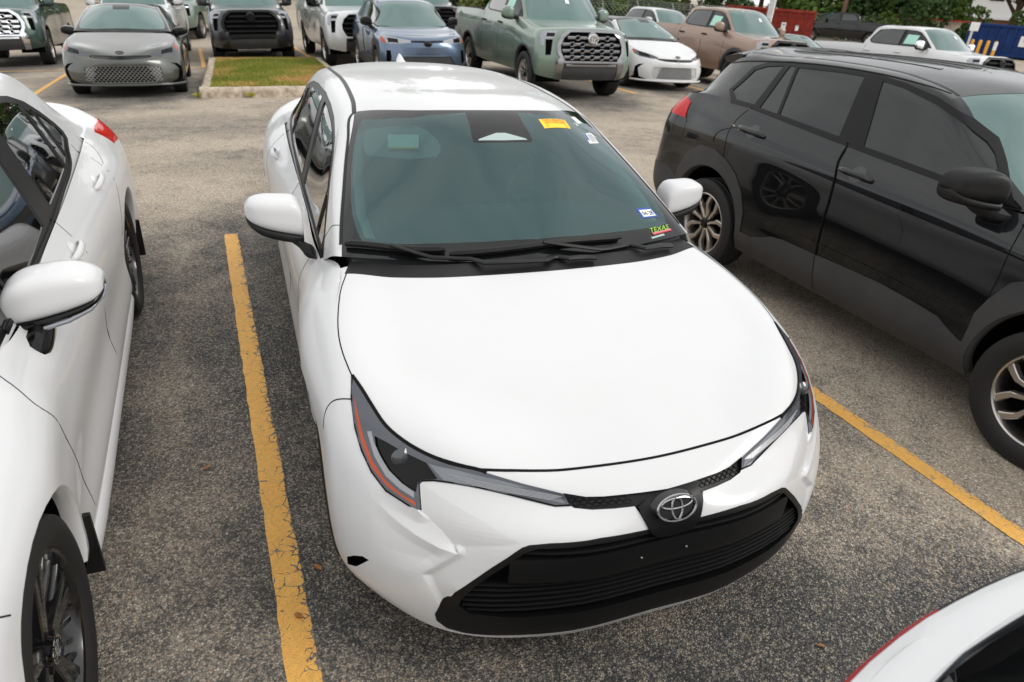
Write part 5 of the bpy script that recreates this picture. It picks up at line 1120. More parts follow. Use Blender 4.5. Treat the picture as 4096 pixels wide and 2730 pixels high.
    c.ribbon([(.80, y, z) for y, z in ((.62, .938), (1.18, .948), (1.53, .960), (1.958, .987), (2.185, 1.0), (2.33, 1.02), (2.43, 1.055), (2.56, 1.085))], sx, .016, .005, name='window_sill_trim', m='satin_black')
    S_ = [(.784, .80, .896, .915, .985, .090), (.792, .80, .888, .911, 1.012, .098), (.83, .80, .890, .914, 1.048, .106), (.89, .80, .904, .925, 1.066, .110), (.985, .80, .930, .950, 1.068, .106), (1.025, .804, .948, .964, 1.052, .094), (1.044, .81, .962, .977, 1.034, .076), (1.052, .817, .976, .987, 1.018, .056)]
    ft = [[(.79, .60, .815), (.79, .80, .815), (.80, .80, .86), (.80, .60, .86)], [(.875, .64, .835), (.875, .79, .835), (.855, .79, .89), (.855, .64, .88)], [(.890, .70, .885), (.890, .82, .885), (.865, .82, .93), (.865, .70, .92)], [(.895, .74, .915), (.895, .83, .915), (.87, .83, .945), (.87, .74, .945)]]
    if roof == 'gloss_black' or not hi: caps = 'gloss_black'
    else: caps = pm
    for s_ in (1, -1):
        mirror(root, s_, S_, caps, 'gloss_black', ft, [(.88, .705, .898), (.95, .705, .916), (1.01, .72, .94), (1.045, .76, .966), (1.052, .80, .985)])
        for a, b in (((.88, 1.38, .862), (.88, 1.56, .868)), ((.88, 2.22, .905), (.88, 2.42, .915))):
            if hi or s_ > 0:
                handle(c, s_, a, b, pm)
                if hi: cup(c, s_, (.88, (a[1]+b[1])/2+.01, a[2]+.002), 'white_paint_rough')
        for y in (-.04, 2.80): wheel(root, s_*.80, y, .345, .235, 'alloy_black' if style != 'new' else 'alloy_ten', 'wheel_black', 'gloss_black', badge=hi, full=hi, near=hi)
        if hi:
            for y in (.37, 3.2):
                b = MB(); b.box((s_*.905, y, .315), (.07, .016, .24), bev=.006); b.build('mud_flap', 'plastic_black', root)
            V, F = loft([[(s_*(x_+a*.012), y, z_+b) for a, b in ((-1, .03), (1, .022), (1.6, -.03), (-1, -.045))] for x_, y, z_ in ((.90, .40, .235), (.905, .6, .23), (.905, 1.4, .235), (.905, 2.2, .25), (.90, 2.38, .26))], 3); part('side_skirt', V, F, pm, root, auto=40)
    underbody(root, .66, -.6, 3.4)
    return c
midsize('white sedan parked left of the middle white sedan, with black multi-spoke wheels', (-2.50, -.6, 0), R(2.6), 'white_paint', 'old', 8, 'cars parked in the near row')

# ================================================================ pickup trucks
_ty = (-.30, 0., .45, .80, 1.7, 2.70, 3.05, 3.70, 4.6)
TRUCK = dict(J=3, K=None, fr=(0, .38, .76), cr=(.03, .05, .02), dy=(-.20, -.10, -.12),
 F=[[(0, -.90, .40), (.4, -.89, .40), (.75, -.83, .42), (.93, -.66, .45)], [(0, -.98, .55), (.4, -.97, .55), (.78, -.90, .56), (.97, -.68, .57)],
    [(0, -.99, .78), (.4, -.98, .78), (.80, -.90, .79), (.985, -.66, .80)], [(0, -.955, 1.0), (.4, -.945, 1.0), (.78, -.86, 1.0), (.965, -.62, 1.02)],
    [(0, -.93, 1.18), (.4, -.92, 1.18), (.74, -.82, 1.17), (.93, -.58, 1.16)], [(0, -.83, 1.29), (.38, -.82, 1.29), (.68, -.73, 1.27), (.86, -.52, 1.255)]],
 S=stations(_ty, [(.94, .95, .95, .94, .94, .94, .95, .95, .95), (.98, .985, .975, .97, .97, .97, .98, .985, .98), (1.0, 1.01, 1.0, .985, .985, .985, 1.0, 1.01, 1.0),
    (.985, 1.0, .99, .98, .98, .98, .995, 1.005, .995), (.945, .96, .955, .955, .96, .96, .975, .98, .975), (.87, .875, .855, .895, .90, .90, .92, .925, .925)],
    [(.46, .44, .42, .42, .42, .42, .44, .46, .48), (.58, .57, .56, .56, .56, .56, .57, .58, .60), (.80, .80, .79, .78, .78, .78, .80, .82, .82),
     (1.02, 1.03, 1.04, 1.04, 1.04, 1.05, 1.06, 1.07, 1.07), (1.17, 1.19, 1.22, 1.24, 1.25, 1.26, 1.30, 1.30, 1.30), (1.265, 1.29, 1.36, 1.38, 1.40, 1.42, 1.44, 1.44, 1.43)], -.36),
 B=[[(.93, 4.85, .52), (.6, 4.92, .52), (.3, 4.93, .52), (0, 4.93, .52)], [(.97, 4.88, .62), (.62, 4.95, .62), (.3, 4.96, .62), (0, 4.96, .62)], [(.99, 4.88, .85), (.62, 4.94, .85), (.3, 4.95, .85), (0, 4.95, .85)],
    [(.985, 4.87, 1.08), (.62, 4.92, 1.08), (.3, 4.92, 1.08), (0, 4.92, 1.08)], [(.965, 4.87, 1.30), (.62, 4.92, 1.30), (.3, 4.92, 1.3), (0, 4.92, 1.3)], [(.92, 4.86, 1.42), (.6, 4.90, 1.42), (.3, 4.90, 1.42), (0, 4.90, 1.42)]],
 G=[[(0, .30, 1.37), (.4, .34, 1.37), (.77, .46, 1.37), (.79, .48, 1.37), (.82, .51, 1.365), (.86, .56, 1.36), (.895, .62, 1.37)],
    [(0, .60, 1.64), (.38, .63, 1.635), (.715, .78, 1.62), (.745, .80, 1.605), (.765, .81, 1.57), (.83, .80, 1.47), (.895, .80, 1.375)],
    [(0, .98, 1.905), (.35, 1.0, 1.90), (.65, 1.12, 1.865), (.70, 1.14, 1.845), (.725, 1.14, 1.80), (.81, 1.1, 1.60), (.895, 1.1, 1.38)],
    [(0, 1.5, 1.965), (.33, 1.5, 1.96), (.63, 1.5, 1.93), (.70, 1.5, 1.905), (.725, 1.5, 1.85), (.81, 1.5, 1.62), (.898, 1.5, 1.39)],
    [(0, 2.1, 1.965), (.33, 2.1, 1.96), (.63, 2.1, 1.93), (.70, 2.1, 1.905), (.725, 2.1, 1.85), (.81, 2.1, 1.63), (.90, 2.1, 1.40)],
    [(0, 2.72, 1.93), (.33, 2.71, 1.925), (.62, 2.66, 1.90), (.69, 2.64, 1.875), (.72, 2.63, 1.82), (.81, 2.66, 1.63), (.90, 2.7, 1.41)],
    [(0, 2.83, 1.72), (.33, 2.83, 1.72), (.66, 2.81, 1.70), (.72, 2.78, 1.69), (.75, 2.77, 1.66), (.82, 2.79, 1.58), (.90, 2.8, 1.42)],
    [(0, 2.92, 1.42), (.33, 2.92, 1.42), (.74, 2.90, 1.42), (.79, 2.89, 1.42), (.82, 2.885, 1.42), (.86, 2.885, 1.42), (.90, 2.88, 1.42)]])
TACO = morph(TRUCK, lambda x, y, z: (x*.955, y*.93 if y < 0 else y*3.35/3.70, z*.955))
def truck(label, loc, rz, pm, k=4, group='cars parked behind', spec=TRUCK, grille='mesh', gm='dark_chrome', corner='brushed', flare=None, sticker=True, fr_=.60, sides=(1, -1), mcap=None, front=True, rim='brushed', ms=1.):
    sy = 1. if spec is TRUCK else 3.35/3.70; sx_ = 1. if spec is TRUCK else .955; sz = 1. if spec is TRUCK else .955
    root = thing('pickup_truck', label, 'pickup truck', loc, rz, group)
    c = Car(root, k); hood, low, gh = shell(c, spec); c.freeze()
    X = lambda P: [(1., a*sy, b*sz) for a, b in P]; ex = (1, 0, 0)
    Y = lambda P: [(p[0]*sx_, -.95*(1 if spec is TRUCK else .93), p[1]*sz) for p in P]
    c.by_grid('windscreen', gh, (0, 2), (0, 2)); c.by_grid('rear_screen', gh, (5, 7), (0, 2))
    c.cut('window_frame', X([(.58, 1.40), (.70, 1.50), (.90, 1.66), (1.1, 1.795), (1.25, 1.835), (1.6, 1.86), (2.2, 1.86), (2.50, 1.84), (2.62, 1.72), (2.70, 1.56), (2.62, 1.475), (2.45, 1.45), (1.6, 1.425), (1.0, 1.41)]), ex)
    c.cut('front_window', X([(.80, 1.435), (.80, 1.56), (.95, 1.67), (1.15, 1.80), (1.3, 1.825), (1.55, 1.84), (1.58, 1.45), (1.2, 1.44)]), ex, only=('window_frame',))
    c.cut('rear_window', X([(1.66, 1.455), (1.66, 1.84), (2.2, 1.84), (2.46, 1.82), (2.58, 1.71), (2.66, 1.56), (2.58, 1.49), (2.42, 1.475)]), ex, only=('window_frame',))
    T = {'body': ('body', pm, 0, None), 'windscreen': ('windscreen', 'pale_glass', -.002, None), 'rear_screen': ('rear_window', 'tint_glass', -.002, None), 'window_frame': ('window_frame', 'satin_black', 0, None), 'front_window': ('front_window', 'tint_glass', -.004, None), 'rear_window': ('rear_window', 'side_glass', -.004, None)}
    if flare:
        for y in (0, 3.70):
            P = [(y+fr_*math.cos(R(a)), .42+fr_*math.sin(R(a))) for a in range(-20, 201, 20)]; c.cut('fender_flare', X(P), ex, only=('body',))
        T['fender_flare'] = ('fender_flare', flare, .03 if fr_ > .57 else .012, None)
    c.arch(0, .43*sz, .50*sz, (1, -1), lip=flare or pm, x0=1.02, xin=.4); c.arch(3.70*sy, .43*sz, .50*sz, (1, -1), lip=flare or pm, x0=1.02, xin=.4)
    c.cut('front_door', X([(.62, .58), (.60, 1.0), (.62, 1.38), (1.62, 1.42), (1.62, .58)]), ex, only=('body',)); c.cut('rear_door', X([(1.62, .58), (1.62, 1.42), (2.72, 1.46), (2.75, 1.2), (2.75, .58)]), ex, only=('body',))
    T['front_door'] = ('front_door', pm, 0, None); T['rear_door'] = ('rear_door', pm, 0, None)
    c.cut('tail_lamp', [(1.0, 4.84*sy, 1.34*sz), (.8, 4.95*sy, 1.34*sz), (.8, 4.95*sy, .98*sz), (1.0, 4.84*sy, .98*sz)], (.75, .66, 0)); T['tail_lamp'] = ('tail_lamp', 'red_lens', .005, None)
    if front:
        FD = (.35, -.93, .1)
        c.cut('headlight', [(p[0]*sx_, -.8, p[1]*sz) for p in ((.67, 1.235), (.80, 1.245), (.925, 1.235), (.985, 1.20), (.985, 1.02), (.945, .98), (.905, .985), (.90, 1.10), (.72, 1.105))], FD)
        c.cut('reflector', [(p[0]*sx_, -.8, p[1]*sz) for p in ((.70, 1.20), (.86, 1.205), (.88, 1.14), (.72, 1.135))], FD, only=('headlight',))
        c.cut('indicator', [(p[0]*sx_, -.7, p[1]*sz) for p in ((.93, 1.23), (.985, 1.20), (.985, 1.05), (.96, 1.06), (.95, 1.16))], FD, only=('headlight',))
        c.cut('bumper_vent', [(p[0]*sx_, -.8, p[1]*sz) for p in ((.745, 1.09), (.885, 1.09), (.875, .82), (.77, .82), (.76, .9))], FD)
        c.cut('grille_surround', sym_poly(Y([(0, 1.275), (.47, 1.27), (.62, 1.17), (.70, 1.0), (.69, .88), (.60, .70), (0, .70)])), (0, -1, .15), (1,))
        c.cut('grille', sym_poly(Y([(0, 1.225), (.44, 1.222), (.57, 1.13), (.63, 1.0), (.625, .88), (.54, .735), (0, .735)])), (0, -1, .15), (1,), only=('grille_surround',))
        c.cut('bumper_corner', Y([(.545, .80), (.64, .80), (.72, .70), (.70, .42), (.58, .40), (.575, .60)]), (.1, -1, .1), only=('body', 'grille_surround'))
        c.cut('bumper_valance', sym_poly(Y([(0, .70), (.57, .70), (.575, .60), (.58, .30), (0, .30)])), (0, -1, 0), (1,), only=('body',), mind=-.2)
        T.update({'headlight': ('headlight', 'lamp_clear', .004, None), 'reflector': ('reflector', 'lamp_dark', -.004, 'headlight'), 'indicator': ('indicator_lens', 'amber_lens', .004, 'headlight'), 'bumper_vent': ('bumper_vent', 'void_black', -.03, None), 'grille_surround': ('grille_surround', gm, .035, None),
                  'grille': ('grille', 'void_black', -.02, 'grille_surround'), 'bumper_corner': ('bumper_corner', corner, .02, None), 'bumper_valance': ('bumper_valance', 'cladding', .008, None)})
    ob = c.finish(T)
    gr = ob.get(('grille_surround', 0)) if front else None
    if front:
        for r_ in range(4):
            z = (.80+r_*.112)*sz; xl = (.60 if r_ in (1, 2) else .565 if r_ == 0 else .50)*sx_; n = 19; mb = MB(); V = []
            for i in range(n):
                l, nn = c.proj((-xl+2*xl*i/(n-1), -.95, z), (0, -1, .1)); l = l+Vector((0, -1, 0))*.012
                hh = .028 if grille == 'mesh' else .022
                for a, b in ((-1, .03), (-1, .006), (-.5, -.006), (.5, -.006), (1, .006), (1, .03)): V.append(l+Vector((0, b, a*hh*sz)))
            mb.add(V, [(i*6+j, i*6+j+1, i*6+7+j, i*6+6+j) for i in range(n-1) for j in range(5)]); mb.build('grille_bar', gm if grille == 'mesh' else 'satin_black', gr)
            if grille == 'mesh':
                hm = MB(); hr = MB(); m_ = int(xl*2/.205)
                for i in range(m_):
                    x_ = (i-(m_-1)/2)*.205
                    if r_ >= 2 and abs(x_) < .15: continue
                    l, nn = c.proj((x_, -.95, z), (0, -1, .1)); l = l+Vector((0, -1, 0))*.0195
                    q = [l+Vector((.052*a, 0, .036*b*sz)) for a, b in ((-1, 0), (-.55, 1), (.55, 1), (1, 0), (.55, -1), (-.55, -1))]
                    hm.add([p+Vector((0, -.001, 0)) for p in q], [(0, 1, 2, 3, 4, 5)]); hr.tube(q+[q[0]], .0095, 5, cap=False)
                hm.build('grille_hole', 'void_black', gr, False)['kind'] = 'stuff'; hr.build('grille_hexagon', gm, gr)['kind'] = 'stuff'
        l, nn = c.proj((0, -.95, 1.13*sz), (0, -1, .1)); E = MB(); D = MB()
        D.lathe([(-.052, .001), (-.05, .10), (-.02, .115), (0, .115)], 28, 'y', (0, l.y, l.z)); eo = D.build('emblem_field', gm if grille == 'mesh' else 'satin_black', root)
        emblem_curves(E, .098, .068, .011, lambda u, v: Vector((u, l.y-.058, l.z+v))); E.build('emblem', 'chrome' if grille == 'mesh' else 'gloss_black', eo)
        b = MB(); b.box((0, -.99*(1 if spec is TRUCK else .93), .665*sz), (1.06*sx_, .06, .05), bev=.01); b.build('bumper_step', gm if grille == 'mesh' else 'satin_black', root)
    g = MB()
    for P in ([(.62, 1.37), (.60, 1.0), (.62, .58)], [(1.63, 1.41), (1.62, 1.0), (1.62, .58)], [(2.73, 1.44), (2.76, 1.2), (2.75, .9), (2.74, .58)], [(2.90, 1.44), (2.90, 1.0), (2.90, .56)]):
        c.ribbon(X(P), ex, .012, .0012, joined=g, fit=3)
    c.ribbon([(.862*sx_, -.40, 1.262*sz), (.875*sx_, -.15, 1.28*sz), (.868*sx_, .1, 1.315*sz), (.85*sx_, .40*sy, 1.36*sz)], (.4, 0, 1), .008, .001, joined=g)
    g.build('panel_gap', 'seam', root)['kind'] = 'stuff'
    # load bed
    b = MB(); x_, y0, y1, zt, zf = .86*sx_, 2.96*sy, 4.82*sy, 1.445*sz, .95*sz; t_ = .92*sx_
    V = [(-t_, y0, zt), (t_, y0, zt), (t_, 4.88*sy, zt-.01), (-t_, 4.88*sy, zt-.01), (-x_, y0+.05, zt), (x_, y0+.05, zt), (x_, y1, zt-.01), (-x_, y1, zt-.01), (-x_, y0+.05, zf), (x_, y0+.05, zf), (x_, y1, zf), (-x_, y1, zf)]
    b.add(V, [(0, 1, 5, 4), (1, 2, 6, 5), (2, 3, 7, 6), (3, 0, 4, 7), (4, 5, 9, 8), (5, 6, 10, 9), (6, 7, 11, 10), (7, 4, 8, 11), (8, 9, 10, 11)]); b.build('load_bed', 'cladding', root, False)
    mc = mcap or pm
    S_ = [(.95, .80, 1.36, 1.375, 1.50, .05), (.97, .80, 1.34, 1.36, 1.56, .09), (1.05, .80, 1.34, 1.36, 1.585, .11), (1.13, .81, 1.35, 1.37, 1.58, .10), (1.18, .82, 1.38, 1.395, 1.54, .07), (1.195, .83, 1.43, 1.44, 1.48, .03)]
    q = lambda p: (p[0]*sx_, p[1]*sy, *[v*sz for v in p[2:5]], p[5])
    ft = [[(.88*sx_, a*sy, z*sz) for a, z in ((.66, 1.36), (.80, 1.36), (.80, 1.41), (.66, 1.41))], [(.96*sx_, a*sy, z*sz) for a, z in ((.72, 1.36), (.84, 1.36), (.84, 1.40), (.72, 1.40))]]
    ft = [ft[0], [(.92*sx_, .5*(a[1]+b_[1]), .5*(a[2]+b_[2])) for a, b_ in zip(*ft)], ft[1]]
    for s_ in sides:
        mirror(root, s_, [q(p) for p in S_], mc, 'plastic_black', ft)
        for y in (1.42, 2.50): handle(c, s_, (.97, y*sy, 1.25*sz), (.97, (y+.24)*sy, 1.255*sz), 'plastic_black' if flare else pm, .035, .04)
        if sticker:
            dX = (s_, 0, .2); P = [(s_*.8*sx_, y*sy, z*sz) for y, z in ((1.10, 1.72), (1.48, 1.74), (1.50, 1.47), (1.12, 1.465))]
            if s_ > 0: P = [P[1], P[0], P[3], P[2]]
            decal(c, P, 'paper_green', ob.get(('front_window', s_), root), 'window_sticker', dX, .003)
    for s_ in (1, -1):
        for y in (0, 3.70): wheel(root, s_*.865*sx_, y*sy, .41*sz, .28, 'alloy_six', rim, 'gloss_black', full=k > 3)
    if sticker: decal(c, [(.12*sx_, .70*sy, 1.80*sz), (.20*sx_, .70*sy, 1.80*sz), (.20*sx_, .62*sy, 1.70*sz), (.12*sx_, .62*sy, 1.70*sz)], 'sticker_white', ob[('windscreen', 0)], 'screen_sticker', (0, -.6, .8), .004)
    underbody(root, .78, -.6, 4.7*sy, .40)
    return c
paint('silver_white', (.62, .63, .64), .3, .2)
BG = 'vehicles parked in the row behind'
truck('pale grey-green pickup with hexagon grille, right of the blue-grey crossover', (5.28, 11.34, 0), 0, 'lunar_green', 5, BG, corner='dark_chrome', flare='cladding', fr_=.545)
truck('dark green pickup with bright chrome grille at the left edge of the picture', (-6.38, 19.62, 0), R(3), 'army_green', 4, BG, gm='chrome', corner='chrome', sides=(1,))
truck('black pickup facing the camera behind the grass island', (-.55, 18.45, 0), R(1.5), 'magnetic', 4, BG, grille='bars', gm='satin_black', corner='magnetic')
truck('silver-white pickup between the black pickup and the blue-grey crossover', (2.11, 17.27, 0), R(2.3), 'silver_white', 4, BG, grille='bars', gm='silver_white', corner='silver_white', sides=(-1, 1), mcap='gloss_black')
truck('tan-brown pickup with black fender flares, right of the white patterned-grille sedan', (11.45, 13.02, 0), R(2.6), 'bronze_tan', 4, BG, TACO, grille='bars', gm='satin_black', corner='bronze_tan', flare='cladding', rim='wheel_black')
truck('white pickup seen over the roof of the black crossover', (17.99, 12.48, 0), R(2.4), 'white_paint', 4, BG, grille='bars', gm='satin_black', corner='white_paint', mcap='chrome')
truck('white pickup with green windscreen behind the silver-grey sedan', (-3.35, 19.9, 0), 0, 'white_paint', 3, BG, grille='bars', gm='chrome', corner='chrome', sticker=False)
truck('grey-green pickup parked in shadow between two rear pickups', (-3.0, 28.5, 0), R(-14), 'lunar_green', 3, BG, grille='bars', gm='satin_black', corner='satin_black', sticker=False)
truck('white pickup half hidden behind the tan-brown pickup', (14.2, 21.0, 0), R(3), 'white_paint', 3, BG, grille='bars', gm='satin_black', corner='white_paint', sticker=False)
truck('black pickup half hidden between the blue-grey crossover and the grey-green pickup', (5.0, 21.5, 0), R(0), 'black_paint', 3, BG, grille='bars', gm='satin_black', corner='black_paint', sticker=False)
truck('dark grey pickup behind the white patterned-grille sedan', (9.4, 19.6, 0), R(0), 'dark_grey', 3, BG, grille='bars', gm='satin_black', corner='dark_grey')
truck('black pickup with red tail lamp far away in front of the hedge', (37.0, 39.5, 0), R(-133), 'black_paint', 3, BG, grille='bars', gm='satin_black', corner='black_paint', sticker=False, front=False)
midsize('silver-grey sedan with black roof and honeycomb grille beside the grass island', (-2.84, 12.59, 0), R(1.5), 'silver_grey', 'new', 5, BG, roof='gloss_black', hi=False)
midsize('white sedan with black roof and honeycomb grille right of the grey-green pickup', (8.29, 12.98, 0), R(.4), 'white_paint', 'new', 5, BG, roof='gloss_black', hi=False)
midsize('grey sedan with pale windscreen behind the tan-brown pickup nose', (14.9, 14.8, 0), R(2), 'dark_grey', 'new', 3, BG, hi=False)
midsize('dark sedan parked in front of the hedge beside the far black pickup', (31.5, 37.0, 0), R(30), 'magnetic', 'new', 3, BG, hi=False)
crossover('blue-grey crossover facing the camera behind the middle sedan roof', (2.64, 13.24, 0), 0, 'blue_grey', True, 5, 'pale_glass', BG, hi=False)

# ================================================================ the white hatchback corner at the lower right
HATCH = morph(CROSS, lambda x, y, z: (x*.975, y*1.02, z if z < .6 else .6+(z-.6)*.80))
HATCH['B'] = [[(p[0]*(.84 if i < 4 else .90 if i == 4 else .97), p[1]-(.24 if i < 4 else .13 if i == 4 else .01), p[2]) for p in r_] for i, r_ in enumerate(HATCH['B'])]
HLOC, HRZ = (.27, -5.105, 0), R(0)
# hatchback glass and rear bar
m = bpy.data.materials.new('clear_dark'); m.use_nodes = True; M['clear_dark'] = m; t = m.node_tree; t.nodes.clear()
o_ = N(t, 'ShaderNodeOutputMaterial'); tr = N(t, 'ShaderNodeBsdfTransparent'); tr.inputs[0].default_value = (.42, .44, .46, 1); gl = N(t, 'ShaderNodeBsdfGlossy', Roughness=.02); fr = N(t, 'ShaderNodeFresnel', IOR=1.35); m1 = N(t, 'ShaderNodeMixShader')
L(t, fr.outputs[0], m1.inputs[0]); L(t, tr.outputs[0], m1.inputs[1]); L(t, gl.outputs[0], m1.inputs[2]); L(t, m1.outputs[0], o_.inputs[0])
def hatch():
    root = thing('hatchback', 'white hatchback with slim red light bar and dark rear glass, lower right corner', 'car', HLOC, HRZ, 'cars parked in the nearest row')
    c = Car(root, 7); hood, low, gh = shell(c, HATCH); c.freeze()
    c.by_grid('windscreen', gh, (0, 2), (0, 2))
    c.cut('rear_screen', sym_poly([(0, 2.95, 1.37), (.40, 2.93, 1.36), (.56, 2.98, 1.30), (.64, 3.26, 1.14), (.60, 3.355, 1.12), (.40, 3.412, 1.11), (0, 3.445, 1.10)]), (0, .55, .83), (1,))
    c.cut('window_frame', [(.8, a, b) for a, b in ((.60, 1.04), (1.0, 1.26), (1.5, 1.36), (2.2, 1.36), (2.7, 1.24), (2.8, 1.12), (1.6, 1.06))], (1, 0, 0))
    c.arch(0, .34, .375, lip='white_paint'); c.arch(2.70, .34, .375, lip='white_paint')
    c.finish({'body': ('body', 'white_paint', 0, None), 'windscreen': ('windscreen', 'pale_glass', 0, None), 'rear_screen': ('rear_window', 'clear_dark', -.004, None), 'window_frame': ('side_window', 'side_glass', -.004, None)})
    I_ = [(.70, 3.20, 1.128), (.60, 3.345, 1.121), (.40, 3.405, 1.111), (.2, 3.43, 1.106), (0, 3.438, 1.104)]; O_ = [(.775, 3.30, 1.060), (.66, 3.405, 1.078), (.44, 3.478, 1.084), (.22, 3.508, 1.087), (0, 3.515, 1.088)]
    full = lambda P: P+mirx(P)[::-1][1:]
    md = [((a[0]+b_[0])/2, (a[1]+b_[1])/2, (a[2]+b_[2])/2+.008) for a, b_ in zip(I_, O_)]; lo = [(p[0]*.99, p[1]-.012, p[2]-.055) for p in O_]
    V, F = loft([[p] for p in ()] or list(map(list, zip(*[full(q) for q in (I_, md, O_)]))), 3, closed=False, cap=False); part('tail_lip', V, F, 'white_paint', root)
    V, F = loft(list(map(list, zip(*[full(q) for q in (O_, lo)]))), 3, closed=False, cap=False); part('tail_panel', V, F, 'white_paint', root)
    def bar(P, nm, m_):
        P = spl(P, 4); V = []
        for p in P: V += [(p[0], p[1]-.004, p[2]-.003), (p[0]*1.003, p[1]+.006, p[2]-.005), (p[0]*1.003, p[1]+.009, p[2]-.026), (p[0], p[1]-.006, p[2]-.036)]
        part(nm, V, [(4*i+j, 4*i+j+1, 4*i+5+j, 4*i+4+j) for i in range(len(P)-1) for j in range(3)]+[(0, 1, 2, 3), tuple(len(V)-1-j for j in range(4))], m_, root, True, 40)
    RB = [O_[0], O_[1], O_[2], (.33, 3.497, 1.0855)]; bar(RB, 'light_bar', 'red_bar'); bar(mirx(RB), 'light_bar', 'red_bar'); bar([(.33, 3.497, 1.0855), O_[3], O_[4], (-.22, 3.508, 1.087), (-.33, 3.497, 1.0855)], 'badge_panel', 'satin_black')
    for s_ in (1, -1):
        for y in (0, 2.70): wheel(root, s_*.78, y, .34, .21, 'alloy_ten', 'wheel_black')
        V, F = loft([[(s_*.36+a*w_, y_+e, z_) for a, e in ((-1, 0), (-.6, -.06), (.6, -.06), (1, 0), (.6, .06), (-.6, .06))] for (w_, y_, z_) in ((.24, 2.60, .62), (.25, 2.68, .84), (.24, 2.74, .95), (.15, 2.77, 1.0), (.15, 2.79, 1.06), (.11, 2.80, 1.10))], 4); part('rear_seat', V, F, 'seat_grey', root, auto=60)
    for s_ in (-1, 1):
        V, F = loft([[(s_*.44+.20*r_*math.cos(q), 3.28+.13*r_*math.sin(q), .90+.15*h_) for q in np.linspace(0, 2*math.pi, 13)[:-1]] for r_, h_ in ((1, 0), (.98, .3), (.86, .65), (.6, .9), (.2, 1.0))], 3); part('trunk_trim', V, F, 'seat_grey', root, auto=60)
    MB().box((0, 3.0, .80), (1.2, .7, .03)).build('parcel_shelf', 'interior', root)
    underbody(root, .62, -.6, 3.2)
mat('red_bar', (.24, .004, .007), .16, 0, .25, spec=.2); mat('seat_grey', (.42, .43, .46), .7)
hatch()

# ================================================================ yard behind: containers, poles, fence, trees, building
noisy('red_steel', (.16, .018, .012), (.28, .035, .022), 3., .6, .2); noisy('blue_steel', (.006, .022, .10), (.012, .042, .17), 2.5, .55, .2); noisy('beige_panel', (.50, .42, .31), (.62, .54, .42), 2., .8, .2)
noisy('bark', (.10, .065, .045), (.20, .13, .09), 9., .9, .8, .03); noisy('pole_paint', (.50, .50, .48), (.66, .66, .64), 8., .6, .1); noisy('pole_wood', (.13, .075, .05), (.21, .13, .09), 6., .9, .5)
mat('bollard_yellow', (.72, .35, .02), .5); mat('galvanised', (.42, .43, .44), .45, .6); mat('sign_white', (.78, .78, .76), .6); mat('lamp_lit', (1, .9, .7), .5, **{'Emission Color': (1, .86, .62, 1), 'Emission Strength': 9.}); mat('crane_red', (.45, .03, .02), .5); mat('wall_white', (.74, .74, .73), .8); noisy('brick_brown', (.19, .10, .075), (.26, .15, .11), 5.); mat('roof_red', (.30, .07, .04), .7)
def foliage(name, a, b_, c_):
    m = mat(name, a, .65); t = m.node_tree; b = t.nodes['Principled BSDF']; oi = N(t, 'ShaderNodeNewGeometry'); rp = ramp(t, oi.outputs['Random Per Island'], [(0, a), (.5, b_), (1, c_)]); L(t, rp.outputs[0], b.inputs['Base Color']); b.inputs['Specular IOR Level'].default_value = .25
foliage('leaf_dark', (.018, .040, .011), (.038, .075, .020), (.065, .115, .030)); foliage('leaf_mid', (.055, .10, .020), (.10, .17, .034), (.155, .22, .05)); foliage('leaf_olive', (.09, .125, .035), (.15, .19, .055), (.20, .20, .065))
def crown_mesh(name, n_, r_, seed, ls, clumps, m_):
    g = np.random.default_rng(seed); V = []; F = []
    cs = [(g.normal(0, .42, 3)*np.array(r_), g.uniform(.28, .55)) for _ in range(clumps)]
    for _ in range(n_):
        c, q = cs[g.integers(len(cs))]; d = g.normal(0, 1, 3); d /= np.linalg.norm(d); p = c+d*q*np.array(r_)*g.uniform(.45, 1.)**.5*.85
        a = g.normal(0, 1, 3); a /= np.linalg.norm(a); b_ = np.cross(a, g.normal(0, 1, 3)); b_ /= np.linalg.norm(b_); s_ = ls*g.uniform(.5, 1.2); o = len(V)
        V += [p-a*s_*.5, p+b_*s_*.32, p+a*s_*.6, p-b_*s_*.32]; F.append((o, o+1, o+2, o+3))
    me = mesh(name, V, F, False); me.materials.append(M[m_]); return me
CR = [crown_mesh('crown', 5200, (3.2, 3.2, 2.6), 1, .40, 26, 'leaf_dark'), crown_mesh('crown', 5200, (2.9, 2.9, 2.9), 2, .36, 24, 'leaf_mid'), crown_mesh('crown', 4600, (3.3, 3.0, 2.3), 3, .38, 22, 'leaf_olive')]
BU = [crown_mesh('crown', 3200, (1.7, 1.7, 1.35), 4, .24, 16, 'leaf_dark'), crown_mesh('crown', 3200, (1.6, 1.6, 1.25), 5, .22, 15, 'leaf_mid'), crown_mesh('crown', 2800, (1.5, 1.6, 1.1), 6, .22, 14, 'leaf_olive')]
def trunk_mb(h, r_, sp, seed):
    g = random.Random(seed); mb = MB(); bend = [(0, 0, -.1)]
    for i in range(1, 6): bend.append((g.uniform(-.1, .1)*i*.5, g.uniform(-.1, .1)*i*.5, h*i/5))
    mb.tube(bend, [r_*1.35, r_, r_*.9, r_*.8, r_*.7, r_*.55], 9)
    for k in range(5):
        a = k*1.26+g.uniform(-.3, .3); z0 = h*g.uniform(.55, .95); mb.tube([(0, 0, z0), (math.cos(a)*sp*.5, math.sin(a)*sp*.5, z0+sp*.45), (math.cos(a)*sp, math.sin(a)*sp, z0+sp*.75)], [r_*.5, r_*.33, r_*.12], 6)
    return mb
TR = []
for i in range(3):
    mb = trunk_mb(3.0, .19+.03*i, 1.9, i); me = mesh('trunk', mb.V, mb.F); me.materials.append(M['bark']); TR.append(me)
